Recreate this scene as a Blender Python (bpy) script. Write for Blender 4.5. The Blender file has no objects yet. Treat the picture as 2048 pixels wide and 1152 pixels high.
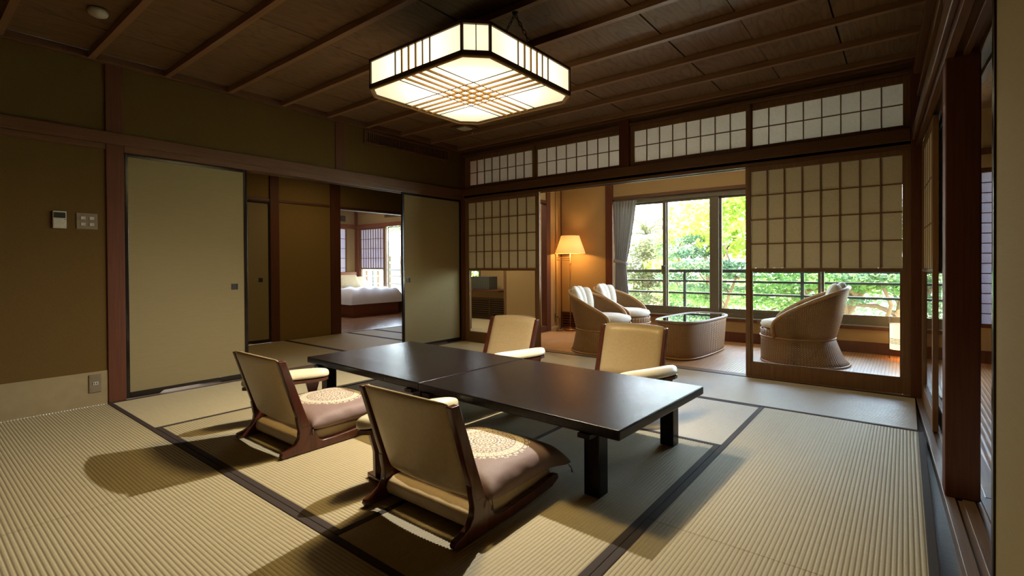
import bpy, bmesh, math, random
from mathutils import Vector, Matrix
R_ = random.Random(7)
PI = math.pi
sc = bpy.context.scene
COL = sc.collection

# ------------------------------------------------------------------ camera
cam_d = bpy.data.cameras.new('camera'); cam = bpy.data.objects.new('camera', cam_d); COL.objects.link(cam)
F_PX = 991.92
cam_d.sensor_width = 36.0; cam_d.lens = F_PX / 2048 * 36.0
cam_d.shift_x = -(1024.79 - 1024) / 2048; cam_d.shift_y = -(576 - 537.32) / 2048
cam_d.clip_start = 0.02; cam_d.clip_end = 200
yaw, pitch, roll = -0.6691, -0.0078, -0.0057
Fv = Vector((math.sin(yaw) * math.cos(pitch), math.cos(yaw) * math.cos(pitch), math.sin(pitch)))
R0 = Vector((math.cos(yaw), -math.sin(yaw), 0)); U0 = R0.cross(Fv)
Rv = math.cos(roll) * R0 + math.sin(roll) * U0; Uv = -math.sin(roll) * R0 + math.cos(roll) * U0
cam.matrix_world = Matrix(((Rv.x, Uv.x, -Fv.x, 4.5933), (Rv.y, Uv.y, -Fv.y, -4.7503), (Rv.z, Uv.z, -Fv.z, 1.0), (0, 0, 0, 1)))
sc.camera = cam

# ------------------------------------------------------------------ light
sc.view_settings.view_transform = 'Standard'
sc.view_settings.look = 'None'
sc.view_settings.exposure = 0.22
sc.view_settings.gamma = 1.0
sc.view_settings.use_curve_mapping = False
cy = sc.cycles
cy.use_denoising = True
cy.max_bounces = 7; cy.diffuse_bounces = 4; cy.glossy_bounces = 3; cy.transmission_bounces = 4; cy.transparent_max_bounces = 16
cy.caustics_reflective = False; cy.caustics_refractive = False
cy.sample_clamp_indirect = 6.0

W_SKY = 21.0
SUN = 75.0
K_LAMP = 12.0       # paper of the hanging lamp
K_STROBE = 64.0     # white light above the far side of the table
world = bpy.data.worlds.new('sky'); sc.world = world; world.use_nodes = True
wn = world.node_tree.nodes; wl = world.node_tree.links
bg = wn['Background']
tc = wn.new('ShaderNodeTexCoord'); sep = wn.new('ShaderNodeSeparateXYZ'); rp = wn.new('ShaderNodeValToRGB')
wl.new(tc.outputs['Generated'], sep.inputs[0]); wl.new(sep.outputs['Z'], rp.inputs[0]); wl.new(rp.outputs[0], bg.inputs[0])
rp.color_ramp.elements[0].position = 0.0; rp.color_ramp.elements[0].color = (0.86, 0.93, 0.95, 1)
rp.color_ramp.elements[1].position = 0.6; rp.color_ramp.elements[1].color = (0.50, 0.68, 1.0, 1)
bg.inputs['Strength'].default_value = W_SKY

def light(name, kind, loc, energy, color, **kw):
    d = bpy.data.lights.new(name, kind); d.energy = energy; d.color = color
    for k, v in kw.items(): setattr(d, k, v)
    o = bpy.data.objects.new(name, d); COL.objects.link(o); o.location = loc
    return o
sun = light('sun', 'SUN', (0, 20, 20), SUN, (1.0, 0.93, 0.78), angle=0.02)
sun.rotation_euler = Vector((0.38, -0.52, -1.0)).to_track_quat('-Z', 'Y').to_euler()
portal = light('window_portal', 'AREA', (3.3, 2.12, 1.15), 1.0, (1, 1, 1), shape='RECTANGLE', size=4.4, size_y=1.7)
portal.rotation_euler = (-PI / 2, 0, 0); portal.data.cycles.is_portal = True
portal2 = light('bedroom_portal', 'AREA', (-4.5, 2.16, 1.08), 1.0, (1, 1, 1), shape='RECTANGLE', size=1.7, size_y=1.7)
portal2.rotation_euler = (-PI / 2, 0, 0); portal2.data.cycles.is_portal = True
strobe = light('unseen_spot', 'SPOT', (2.50, -1.74, 2.02), K_STROBE * 5, (1.0, 0.93, 0.82), shadow_soft_size=0.012, spot_size=2.08, spot_blend=1.0)  # unseen source without a fixture, position worked out from the long chair shadows
strobe.rotation_euler = Vector((-0.15, -0.58, -1.0)).to_track_quat('-Z', 'Y').to_euler()
lampfill = light('lamp_fill', 'AREA', (2.5, -2.5, 2.02), 27, (1.0, 0.70, 0.27), shape='DISK', size=0.30)  # added warm disc below the lamp, its glowing paper alone was too dim

alcove = light('alcove_fill', 'AREA', (2.4, 1.0, 2.46), 14, (1.0, 0.80, 0.56), shape='RECTANGLE', size=2.6, size_y=0.7)  # added fill, hidden behind the lintel, to brighten the alcove
nook_l = light('nook_fill', 'AREA', (-0.7, 0.9, 2.4), 34, (1.0, 0.86, 0.66), shape='SQUARE', size=0.5)  # added fill for the dark nook behind the left glass
bed_l = light('bedroom_fill', 'AREA', (-4.0, 0.6, 2.45), 20, (1.0, 0.90, 0.86), shape='SQUARE', size=1.2)  # added soft fill that brightens the bedroom, no fixture modelled
hall_l = light('hall_fill', 'AREA', (-1.0, -1.2, 2.22), 5, (1.0, 0.72, 0.36), shape='SQUARE', size=0.4)  # weak warm fill, added to lift the hall
# ------------------------------------------------------------------ materials
def nodes(m):
    m.use_nodes = True
    nt = m.node_tree
    return nt, nt.nodes['Principled BSDF'], nt.nodes['Material Output']
def N(nt, t, **kw):
    n = nt.nodes.new(t)
    for k, v in kw.items():
        if k in n.inputs: n.inputs[k].default_value = v
        else: setattr(n, k, v)
    return n
def col4(c): return (c[0], c[1], c[2], 1)
def srgb(r, g, b):
    f = lambda v: (v / 255 / 12.92) if v <= 10 else ((v / 255 + 0.055) / 1.055) ** 2.4
    return (f(r), f(g), f(b))
def coords(nt, scale=(1, 1, 1), rot=(0, 0, 0), rnd=True):
    t = N(nt, 'ShaderNodeTexCoord'); mp = N(nt, 'ShaderNodeMapping')
    mp.inputs['Scale'].default_value = scale; mp.inputs['Rotation'].default_value = rot
    if rnd:
        oi = N(nt, 'ShaderNodeObjectInfo'); ad = N(nt, 'ShaderNodeVectorMath', operation='ADD')
        mul = N(nt, 'ShaderNodeVectorMath', operation='SCALE'); mul.inputs[0].default_value = (13.1, 7.7, 5.3)
        nt.links.new(oi.outputs['Random'], mul.inputs['Scale'])
        nt.links.new(t.outputs['Object'], ad.inputs[0]); nt.links.new(mul.outputs[0], ad.inputs[1]); nt.links.new(ad.outputs[0], mp.inputs[0])
    else:
        nt.links.new(t.outputs['Object'], mp.inputs[0])
    return mp.outputs[0]
def mixcol(nt, fac, a, b):
    mx = N(nt, 'ShaderNodeMix', data_type='RGBA')
    L = nt.links
    if hasattr(fac, 'links'): L.new(fac, mx.inputs[0])
    else: mx.inputs[0].default_value = fac
    for s, i in ((a, 6), (b, 7)):
        if hasattr(s, 'links'): L.new(s, mx.inputs[i])
        else: mx.inputs[i].default_value = col4(s)
    return mx.outputs[2]
def ramp(nt, inp, a, b):
    mr = N(nt, 'ShaderNodeMapRange'); mr.inputs[1].default_value = a; mr.inputs[2].default_value = b
    nt.links.new(inp, mr.inputs[0]); return mr.outputs[0]
def bump(nt, bs, h, strength, dist=0.01):
    b = N(nt, 'ShaderNodeBump'); b.inputs['Strength'].default_value = strength; b.inputs['Distance'].default_value = dist
    nt.links.new(h, b.inputs['Height']); nt.links.new(b.outputs[0], bs.inputs['Normal'])
def plain(name, c, rough=0.6, spec=0.5, metal=0.0, noise=None, c2=None, bmp=0.0, scale=40):
    m = bpy.data.materials.new(name); nt, bs, out = nodes(m)
    bs.inputs['Roughness'].default_value = rough; bs.inputs['Specular IOR Level'].default_value = spec; bs.inputs['Metallic'].default_value = metal
    v = coords(nt); nz = N(nt, 'ShaderNodeTexNoise', Scale=scale, Detail=4.0); nt.links.new(v, nz.inputs['Vector'])
    c2 = c2 or tuple(x * 0.86 for x in c)
    nt.links.new(mixcol(nt, ramp(nt, nz.outputs[0], 0.35, 0.65), c, c2), bs.inputs['Base Color'])
    if bmp: bump(nt, bs, nz.outputs[0], bmp, 0.004)
    return m
def wood(name, c, c2, axis='z', rough=0.5, spec=0.4, fine=90, figure=0.0, contrast=1.0, bmp=0.08):
    """straight grain along axis; figure adds cathedral rings"""
    m = bpy.data.materials.new(name); nt, bs, out = nodes(m)
    bs.inputs['Roughness'].default_value = rough; bs.inputs['Specular IOR Level'].default_value = spec
    k = {'x': 0, 'y': 1, 'z': 2}[axis]
    s = [1.0, 1.0, 1.0]; s[k] = 0.035
    v = coords(nt, tuple(s))
    nz = N(nt, 'ShaderNodeTexNoise', Scale=fine, Detail=5.0, Roughness=0.6); nt.links.new(v, nz.inputs['Vector'])
    fac = ramp(nt, nz.outputs[0], 0.3, 0.7)
    if figure:
        s2 = [1.0, 1.0, 1.0]; s2[k] = 0.22
        v2 = coords(nt, tuple(s2))
        n2 = N(nt, 'ShaderNodeTexNoise', Scale=5.0, Detail=1.5, Roughness=0.4); nt.links.new(v2, n2.inputs['Vector'])
        ml = N(nt, 'ShaderNodeMath', operation='MULTIPLY'); ml.inputs[1].default_value = 95.0; nt.links.new(n2.outputs[0], ml.inputs[0])
        sn = N(nt, 'ShaderNodeMath', operation='SINE'); nt.links.new(ml.outputs[0], sn.inputs[0])
        f2 = ramp(nt, sn.outputs[0], 0.45, 1.0)
        mm = N(nt, 'ShaderNodeMath', operation='MULTIPLY_ADD'); mm.inputs[1].default_value = figure
        nt.links.new(f2, mm.inputs[0])
        m3 = N(nt, 'ShaderNodeMath', operation='MULTIPLY'); m3.inputs[1].default_value = 0.5; nt.links.new(fac, m3.inputs[0]); nt.links.new(m3.outputs[0], mm.inputs[2])
        fac = mm.outputs[0]
    nt.links.new(mixcol(nt, fac, c, c2), bs.inputs['Base Color'])
    bump(nt, bs, nz.outputs[0], bmp, 0.003)
    return m
def emit(name, c, strength):
    m = bpy.data.materials.new(name); nt, bs, out = nodes(m)
    bs.inputs['Base Color'].default_value = col4(c); bs.inputs['Roughness'].default_value = 0.9
    bs.inputs['Emission Color'].default_value = col4(c); bs.inputs['Emission Strength'].default_value = strength
    return m
def paper(name, c, trans=0.5, dens=1.0):
    m = bpy.data.materials.new(name); nt, bs, out = nodes(m)
    v = coords(nt); nz = N(nt, 'ShaderNodeTexNoise', Scale=60.0, Detail=3.0); nt.links.new(v, nz.inputs['Vector'])
    cc = mixcol(nt, ramp(nt, nz.outputs[0], 0.3, 0.7), c, tuple(x * 0.92 for x in c))
    d = N(nt, 'ShaderNodeBsdfDiffuse'); t = N(nt, 'ShaderNodeBsdfTranslucent'); mx = N(nt, 'ShaderNodeMixShader'); mx.inputs[0].default_value = trans
    nt.links.new(cc, d.inputs[0]); nt.links.new(cc, t.inputs[0]); nt.links.new(d.outputs[0], mx.inputs[1]); nt.links.new(t.outputs[0], mx.inputs[2]); nt.links.new(mx.outputs[0], out.inputs[0])
    return m
def glass(name, tint=(0.95, 0.97, 0.96), refl=1.0):
    m = bpy.data.materials.new(name); nt, bs, out = nodes(m)
    t = N(nt, 'ShaderNodeBsdfTransparent'); t.inputs[0].default_value = col4(tint)
    g = N(nt, 'ShaderNodeBsdfGlossy'); g.inputs['Roughness'].default_value = 0.0
    fr = N(nt, 'ShaderNodeFresnel'); fr.inputs['IOR'].default_value = 1.45
    ml = N(nt, 'ShaderNodeMath', operation='MULTIPLY'); ml.inputs[1].default_value = refl; nt.links.new(fr.outputs[0], ml.inputs[0])
    ge = N(nt, 'ShaderNodeNewGeometry'); iv = N(nt, 'ShaderNodeMath', operation='SUBTRACT'); iv.inputs[0].default_value = 1.0; nt.links.new(ge.outputs['Backfacing'], iv.inputs[1])
    m2 = N(nt, 'ShaderNodeMath', operation='MULTIPLY'); nt.links.new(ml.outputs[0], m2.inputs[0]); nt.links.new(iv.outputs[0], m2.inputs[1]); ml = m2
    mx = N(nt, 'ShaderNodeMixShader'); nt.links.new(ml.outputs[0], mx.inputs[0]); nt.links.new(t.outputs[0], mx.inputs[1]); nt.links.new(g.outputs[0], mx.inputs[2]); nt.links.new(mx.outputs[0], out.inputs[0])
    return m
def tatami_mat_m(name, c, c2, rough=0.62, spec=0.22):
    m = bpy.data.materials.new(name); nt, bs, out = nodes(m)
    bs.inputs['Roughness'].default_value = rough; bs.inputs['Specular IOR Level'].default_value = spec
    v = coords(nt, (1.0, 14.0, 1.0)); n1 = N(nt, 'ShaderNodeTexNoise', Scale=9.0, Detail=6.0, Roughness=0.75); nt.links.new(v, n1.inputs['Vector'])
    v2 = coords(nt, (22.0, 1.5, 1.0)); n2 = N(nt, 'ShaderNodeTexNoise', Scale=14.0, Detail=3.0, Roughness=0.7); nt.links.new(v2, n2.inputs['Vector'])
    a = mixcol(nt, ramp(nt, n1.outputs[0], 0.3, 0.72), c, c2)
    b = mixcol(nt, ramp(nt, n2.outputs[0], 0.62, 0.8), a, tuple(x * 0.72 for x in c))
    nt.links.new(b, bs.inputs['Base Color'])
    bump(nt, bs, n2.outputs[0], 0.35, 0.002)
    return m
def stripes(name, c, c2, axis, period, rough=0.4, spec=0.5, bmp=0.6):
    m = bpy.data.materials.new(name); nt, bs, out = nodes(m)
    bs.inputs['Roughness'].default_value = rough; bs.inputs['Specular IOR Level'].default_value = spec
    t = N(nt, 'ShaderNodeTexCoord'); sp = N(nt, 'ShaderNodeSeparateXYZ'); nt.links.new(t.outputs['Object'], sp.inputs[0])
    o = sp.outputs[{'x': 0, 'y': 1, 'z': 2}[axis]]
    ml = N(nt, 'ShaderNodeMath', operation='MULTIPLY'); ml.inputs[1].default_value = 2 * PI / period; nt.links.new(o, ml.inputs[0])
    sn = N(nt, 'ShaderNodeMath', operation='SINE'); nt.links.new(ml.outputs[0], sn.inputs[0])
    s = [40.0, 40.0, 40.0]; oth = 1 if axis == 'x' else 0; s[oth] = 2.2
    mp = N(nt, 'ShaderNodeMapping'); mp.inputs['Scale'].default_value = s; nt.links.new(t.outputs['Object'], mp.inputs[0])
    nz = N(nt, 'ShaderNodeTexNoise', Scale=1.4, Detail=4.0, Roughness=0.7); nt.links.new(mp.outputs[0], nz.inputs['Vector'])
    a = mixcol(nt, ramp(nt, nz.outputs[0], 0.33, 0.66), c, c2)
    b = mixcol(nt, ramp(nt, sn.outputs[0], 0.7, 1.0), a, tuple(x * 0.45 for x in c2))
    nt.links.new(b, bs.inputs['Base Color'])
    ad = N(nt, 'ShaderNodeMath', operation='ADD'); nt.links.new(nz.outputs[0], ad.inputs[0]); nt.links.new(sn.outputs[0], ad.inputs[1])
    bump(nt, bs, ad.outputs[0], bmp, 0.002)
    return m
def cloth(name, c, c2):
    m = bpy.data.materials.new(name); nt, bs, out = nodes(m)
    bs.inputs['Roughness'].default_value = 0.8; bs.inputs['Specular IOR Level'].default_value = 0.2
    v = coords(nt, (1, 1.5, 40)); nz = N(nt, 'ShaderNodeTexNoise', Scale=6.0, Detail=5.0, Roughness=0.8); nt.links.new(v, nz.inputs['Vector'])
    nt.links.new(mixcol(nt, ramp(nt, nz.outputs[0], 0.35, 0.7), c, c2), bs.inputs['Base Color'])
    return m
def wicker(name, c, c2, u=0.012, w=0.010, rough=0.5):
    """woven cane: uses UV (u around, v up) in metres"""
    m = bpy.data.materials.new(name); nt, bs, out = nodes(m)
    bs.inputs['Roughness'].default_value = rough; bs.inputs['Specular IOR Level'].default_value = 0.25
    t = N(nt, 'ShaderNodeTexCoord'); sp = N(nt, 'ShaderNodeSeparateXYZ'); nt.links.new(t.outputs['UV'], sp.inputs[0])
    def sine(o, per):
        ml = N(nt, 'ShaderNodeMath', operation='MULTIPLY'); ml.inputs[1].default_value = 2 * PI / per; nt.links.new(o, ml.inputs[0])
        s_ = N(nt, 'ShaderNodeMath', operation='SINE'); nt.links.new(ml.outputs[0], s_.inputs[0]); return s_.outputs[0]
    a, b = sine(sp.outputs[0], u * 2), sine(sp.outputs[1], w * 2)
    pr = N(nt, 'ShaderNodeMath', operation='MULTIPLY'); nt.links.new(a, pr.inputs[0]); nt.links.new(b, pr.inputs[1])
    vert = sine(sp.outputs[0], u * 2.0)
    nz = N(nt, 'ShaderNodeTexNoise', Scale=25.0, Detail=3.0); nt.links.new(t.outputs['Object'], nz.inputs['Vector'])
    k1 = mixcol(nt, ramp(nt, pr.outputs[0], -0.6, 0.5), tuple(x * 0.35 for x in c2), c)
    k2 = mixcol(nt, ramp(nt, nz.outputs[0], 0.35, 0.7), k1, c2)
    k3 = mixcol(nt, ramp(nt, vert, 0.7, 1.15), k2, tuple(x * 0.5 for x in c2))
    nt.links.new(k3, bs.inputs['Base Color'])
    ad = N(nt, 'ShaderNodeMath', operation='ADD'); nt.links.new(pr.outputs[0], ad.inputs[0]); nt.links.new(vert, ad.inputs[1])
    bump(nt, bs, ad.outputs[0], 0.7, 0.003)
    return m
def leafmat(name, c, c2, trans=0.55):
    m = bpy.data.materials.new(name); nt, bs, out = nodes(m)
    nz = N(nt, 'ShaderNodeTexNoise', Scale=3.0, Detail=3.0); t = N(nt, 'ShaderNodeTexCoord'); nt.links.new(t.outputs['Object'], nz.inputs['Vector'])
    cc = mixcol(nt, ramp(nt, nz.outputs[0], 0.4, 0.6), c, c2)
    d = N(nt, 'ShaderNodeBsdfDiffuse'); tr = N(nt, 'ShaderNodeBsdfTranslucent'); mx = N(nt, 'ShaderNodeMixShader'); mx.inputs[0].default_value = trans
    nt.links.new(cc, d.inputs[0]); nt.links.new(cc, tr.inputs[0]); nt.links.new(d.outputs[0], mx.inputs[1]); nt.links.new(tr.outputs[0], mx.inputs[2]); nt.links.new(mx.outputs[0], out.inputs[0])
    return m
def medallion(name, base, lace):
    """mauve cloth with a round printed lace medallion in the middle"""
    m = bpy.data.materials.new(name); nt, bs, out = nodes(m)
    bs.inputs['Roughness'].default_value = 0.6; bs.inputs['Specular IOR Level'].default_value = 0.3
    L = nt.links
    t = N(nt, 'ShaderNodeTexCoord'); sp = N(nt, 'ShaderNodeSeparateXYZ'); L.new(t.outputs['Object'], sp.inputs[0])
    def M(op, a, b=None, c=None):
        n = N(nt, 'ShaderNodeMath', operation=op)
        for i, q in enumerate((a, b, c)):
            if q is None: continue
            if hasattr(q, 'links'): L.new(q, n.inputs[i])
            else: n.inputs[i].default_value = q
        return n.outputs[0]
    x, y = sp.outputs[0], sp.outputs[1]
    r = M('SQRT', M('ADD', M('MULTIPLY', x, x), M('MULTIPLY', y, y)))
    th = M('ARCTAN2', y, x)
    # scrolls: sine in angle and radius, folded
    a1 = M('SINE', M('ADD', M('MULTIPLY', th, 30.0), M('MULTIPLY', M('SINE', M('MULTIPLY', r, 170.0)), 3.2)))
    a2 = M('SINE', M('ADD', M('MULTIPLY', r, 420.0), M('MULTIPLY', M('SINE', M('MULTIPLY', th, 30.0)), 2.6)))
    lac = M('GREATER_THAN', M('ABSOLUTE', M('ADD', M('MULTIPLY', a1, 0.5), M('MULTIPLY', a2, 0.5))), 0.33)
    b1 = M('SINE', M('ADD', M('MULTIPLY', th, 16.0), M('MULTIPLY', M('SINE', M('MULTIPLY', r, 260.0)), 1.5)))
    b2 = M('SINE', M('MULTIPLY', r, 420.0))
    lac2 = M('GREATER_THAN', M('ADD', M('MULTIPLY', b1, 0.5), M('MULTIPLY', b2, 0.5)), 0.0)
    inner = M('LESS_THAN', r, 0.085)
    pat = M('ADD', M('MULTIPLY', lac2, inner), M('MULTIPLY', lac, M('SUBTRACT', 1.0, inner)))
    edge = M('ADD', 0.190, M('MULTIPLY', M('ABSOLUTE', M('SINE', M('MULTIPLY', th, 12.0))), 0.012))
    ins = M('LESS_THAN', r, edge)
    ring = M('GREATER_THAN', M('SINE', M('MULTIPLY', r, 150.0)), 0.93)
    mask = M('MULTIPLY', ins, M('MULTIPLY', pat, M('SUBTRACT', 1.0, ring)))
    top = M('GREATER_THAN', sp.outputs[2], 0.0)
    mask = M('MULTIPLY', mask, top)
    nz = N(nt, 'ShaderNodeTexNoise', Scale=160.0, Detail=2.0); L.new(t.outputs['Object'], nz.inputs['Vector'])
    bc = mixcol(nt, ramp(nt, nz.outputs[0], 0.3, 0.7), base, tuple(q * 0.88 for q in base))
    L.new(mixcol(nt, mask, bc, lace), bs.inputs['Base Color'])
    n3 = N(nt, 'ShaderNodeTexNoise', Scale=7.0, Detail=2.0); L.new(t.outputs['Object'], n3.inputs['Vector'])
    bump(nt, bs, n3.outputs[0], 0.35, 0.03)
    return m

M = {}
M['post'] = wood('post_wood', (0.125, 0.043, 0.020), (0.088, 0.029, 0.014), 'z', 0.55, 0.2)
M['beam'] = wood('beam_wood_x', (0.150, 0.072, 0.032), (0.105, 0.048, 0.022), 'x', 0.45, 0.3)
M['beam_y'] = wood('beam_wood_y', (0.140, 0.062, 0.028), (0.100, 0.042, 0.020), 'y', 0.45, 0.3)
M['lattice'] = wood('lattice_wood', (0.22, 0.115, 0.052), (0.150, 0.075, 0.034), 'z', 0.5, 0.35)
M['ceil'] = wood('ceiling_cedar', (0.20, 0.118, 0.060), (0.085, 0.044, 0.022), 'y', 0.55, 0.3, figure=0.32, fine=70)
M['rafter'] = wood('ceiling_beam_wood', (0.27, 0.145, 0.070), (0.20, 0.10, 0.05), 'x', 0.45, 0.4)
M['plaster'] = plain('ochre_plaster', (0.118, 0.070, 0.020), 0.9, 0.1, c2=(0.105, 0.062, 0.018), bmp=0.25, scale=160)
M['plaster_hall'] = plain('brightened_hall_plaster', (0.24, 0.155, 0.05), 0.9, 0.15, c2=(0.22, 0.14, 0.045), bmp=0.2, scale=160)  # ochre plaster in a lighter colour, standing in for light missing from the hall
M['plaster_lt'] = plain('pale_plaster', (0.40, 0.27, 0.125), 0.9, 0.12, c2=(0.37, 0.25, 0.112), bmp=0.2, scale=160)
M['paper_base'] = plain('wall_base_paper', (0.30, 0.235, 0.13), 0.9, 0.1, c2=(0.27, 0.21, 0.115), scale=14)
M['fusuma'] = cloth('fusuma_cloth', (0.27, 0.212, 0.105), (0.24, 0.188, 0.092))
M['lacquer'] = plain('black_lacquer', (0.010, 0.007, 0.006), 0.18, 0.5, c2=(0.014, 0.009, 0.007))
M['sill'] = wood('sill_wood', (0.25, 0.17, 0.11), (0.18, 0.12, 0.075), 'x', 0.4, 0.5)
M['sill_y'] = wood('sill_wood_y', (0.22, 0.15, 0.11), (0.15, 0.10, 0.07), 'y', 0.35, 0.5)
M['tatami'] = tatami_mat_m('tatami_rush', (0.465, 0.40, 0.255), (0.40, 0.345, 0.215))
M['tatami2'] = tatami_mat_m('tatami_rush_hall', (0.50, 0.41, 0.25), (0.43, 0.35, 0.21), 0.5, 0.45)
M['tatami3'] = tatami_mat_m('tatami_rush_sheen', (0.47, 0.42, 0.31), (0.42, 0.37, 0.27), 0.40, 0.75)  # window sheen put into the rush: paler colour, glossier surface
M['border'] = plain('tatami_border_cloth', (0.055, 0.040, 0.036), 0.8, 0.2, c2=(0.045, 0.034, 0.030), scale=300)
M['shoji'] = paper('shoji_paper', (0.76, 0.69, 0.54), 0.11)
M['shoji_tr'] = paper('transom_paper', (0.86, 0.80, 0.78), 0.50)
M['shoji_bed'] = paper('bedroom_shoji_paper', (0.80, 0.78, 0.86), 0.16)
M['glass'] = glass('clear_glass')
M['lamp_paper'] = None
M['slat'] = plain('lamp_slat_wood', (0.42, 0.24, 0.08), 0.6, 0.2)
M['slat_dark'] = plain('lamp_frame_wood', (0.085, 0.050, 0.022), 0.5, 0.3)
M['iron'] = plain('dark_iron', (0.02, 0.018, 0.015), 0.5, 0.4)
M['table'] = None
M['leather'] = plain('cream_leather', (0.50, 0.395, 0.245), 0.36, 0.45, c2=(0.46, 0.36, 0.22), bmp=0.06, scale=60)
M['leather_lt'] = plain('ivory_leather', (0.72, 0.66, 0.48), 0.3, 0.5, c2=(0.68, 0.62, 0.44), bmp=0.05, scale=60)
M['redwood'] = wood('rosewood_frame', (0.105, 0.030, 0.018), (0.062, 0.018, 0.012), 'z', 0.22, 0.5, fine=40)
M['cushion'] = medallion('mauve_cushion_cloth', (0.25, 0.175, 0.165), (0.74, 0.67, 0.52))
M['tassel'] = plain('mauve_thread', (0.20, 0.14, 0.13), 0.8, 0.1)
M['bamboo'] = stripes('bamboo_strip_floor', (0.62, 0.36, 0.17), (0.42, 0.22, 0.10), 'x', 0.026, 0.36, 0.5, 0.22)
M['boards'] = stripes('bedroom_floorboards', (0.36, 0.19, 0.10), (0.28, 0.14, 0.07), 'x', 0.09, 0.25, 0.5, 0.1)
M['wicker'] = wicker('woven_rattan', (0.46, 0.27, 0.125), (0.31, 0.17, 0.078), u=0.011, w=0.010)
M['wicker_lt'] = wicker('woven_rattan_grey', (0.38, 0.26, 0.16), (0.25, 0.165, 0.10), u=0.012)
M['cane'] = plain('rattan_rim', (0.42, 0.235, 0.095), 0.45, 0.35)
M['white_cloth'] = plain('off_white_seat_cloth', (0.72, 0.68, 0.60), 0.8, 0.2, c2=(0.64, 0.60, 0.52), bmp=0.3, scale=30)
M['linen'] = plain('white_bed_linen', (0.80, 0.80, 0.84), 0.8, 0.2, c2=(0.77, 0.77, 0.81), scale=10)
M['gold'] = plain('straw_pillow_cloth', (0.74, 0.60, 0.36), 0.7, 0.3)
M['bedwood'] = wood('bed_wood', (0.25, 0.085, 0.045), (0.18, 0.058, 0.03), 'x', 0.4, 0.4)
M['alu'] = plain('bronze_sash', (0.13, 0.11, 0.07), 0.4, 0.5)
M['steel'] = plain('brushed_metal', (0.5, 0.5, 0.48), 0.35, 0.5, metal=0.9)
M['rail'] = plain('dark_green_rail', (0.035, 0.045, 0.040), 0.5, 0.4)
M['concrete'] = plain('pale_concrete', (0.30, 0.32, 0.28), 0.85, 0.2, scale=8)
M['curtain'] = plain('grey_curtain_cloth', (0.46, 0.43, 0.41), 0.85, 0.15, c2=(0.42, 0.39, 0.37), bmp=0.1)
M['curtain'] = paper('grey_curtain_cloth', (0.42, 0.40, 0.385), 0.40)
M['brass'] = plain('antique_brass', (0.38, 0.22, 0.10), 0.28, 0.5, metal=0.9)
M['cordm'] = plain('black_cord', (0.01, 0.01, 0.01), 0.5, 0.3)
M['plastic'] = plain('ivory_plastic', (0.50, 0.47, 0.38), 0.45, 0.4)
M['plastic_br'] = plain('brown_metal_plate', (0.20, 0.155, 0.10), 0.45, 0.4)
M['screen'] = plain('dark_display', (0.02, 0.022, 0.018), 0.3, 0.5)
M['ventm'] = plain('vent_shadow_box', (0.015, 0.012, 0.009), 0.8, 0.1)
M['greybox'] = stripes('ribbed_grey_box', (0.10, 0.105, 0.085), (0.08, 0.085, 0.07), 'x', 0.04, 0.7, 0.2, 0.3)
M['bark'] = plain('bark', (0.14, 0.085, 0.05), 0.9, 0.1, bmp=0.6, scale=14)
M['palmbark'] = plain('palm_bark', (0.34, 0.19, 0.13), 0.9, 0.1, bmp=0.8, scale=9)
M['leaf_y'] = leafmat('leaf_yellow_green', (0.22, 0.33, 0.055), (0.33, 0.38, 0.06))
M['leaf_g'] = leafmat('leaf_mid_green', (0.085, 0.16, 0.05), (0.14, 0.21, 0.06))
M['leaf_b'] = leafmat('leaf_blue_green', (0.075, 0.125, 0.075), (0.11, 0.16, 0.08), 0.4)
M['leaf_o'] = leafmat('leaf_olive', (0.09, 0.105, 0.05), (0.14, 0.13, 0.065), 0.4)
M['ground'] = plain('pale_garden_ground', (0.52, 0.48, 0.38), 0.95, 0.1, c2=(0.30, 0.36, 0.18), scale=0.7)
M['whitewall'] = plain('white_outer_wall', (0.8, 0.78, 0.76), 0.9, 0.1, scale=3)
M['rooftile'] = plain('pale_roof', (0.45, 0.42, 0.42), 0.8, 0.2, scale=6)

def lampmat(name, core, edge, rad):
    m = bpy.data.materials.new(name); nt, bs, out = nodes(m); L = nt.links
    t = N(nt, 'ShaderNodeTexCoord'); ln = N(nt, 'ShaderNodeVectorMath', operation='LENGTH'); L.new(t.outputs['Object'], ln.inputs[0])
    nz = N(nt, 'ShaderNodeTexNoise', Scale=22.0, Detail=5.0, Roughness=0.7); L.new(t.outputs['Object'], nz.inputs['Vector'])
    mr = N(nt, 'ShaderNodeMapRange', interpolation_type='SMOOTHSTEP'); mr.inputs[1].default_value = rad[0]; mr.inputs[2].default_value = rad[1]; mr.inputs[3].default_value = core; mr.inputs[4].default_value = edge
    L.new(ln.outputs['Value'], mr.inputs[0])
    m2 = N(nt, 'ShaderNodeMapRange'); m2.inputs[1].default_value = 0.3; m2.inputs[2].default_value = 0.7; m2.inputs[3].default_value = 0.93; m2.inputs[4].default_value = 1.07; L.new(nz.outputs[0], m2.inputs[0])
    ml = N(nt, 'ShaderNodeMath', operation='MULTIPLY'); L.new(mr.outputs[0], ml.inputs[0]); L.new(m2.outputs[0], ml.inputs[1])
    bs.inputs['Base Color'].default_value = (0.75, 0.68, 0.5, 1); bs.inputs['Roughness'].default_value = 0.9
    bs.inputs['Emission Color'].default_value = (1.0, 0.84, 0.54, 1)
    L.new(ml.outputs[0], bs.inputs['Emission Strength'])
    return m
M['lamp_bottom'] = lampmat('lamp_paper_bottom', 3.4, 0.82, (0.12, 0.55))
M['lamp_corner'] = lampmat('lamp_paper_corner', 1.15, 0.95, (0.02, 0.12))
M['lamp_side'] = lampmat('lamp_paper_side', 2.0, 0.95, (0.05, 0.42))

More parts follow.
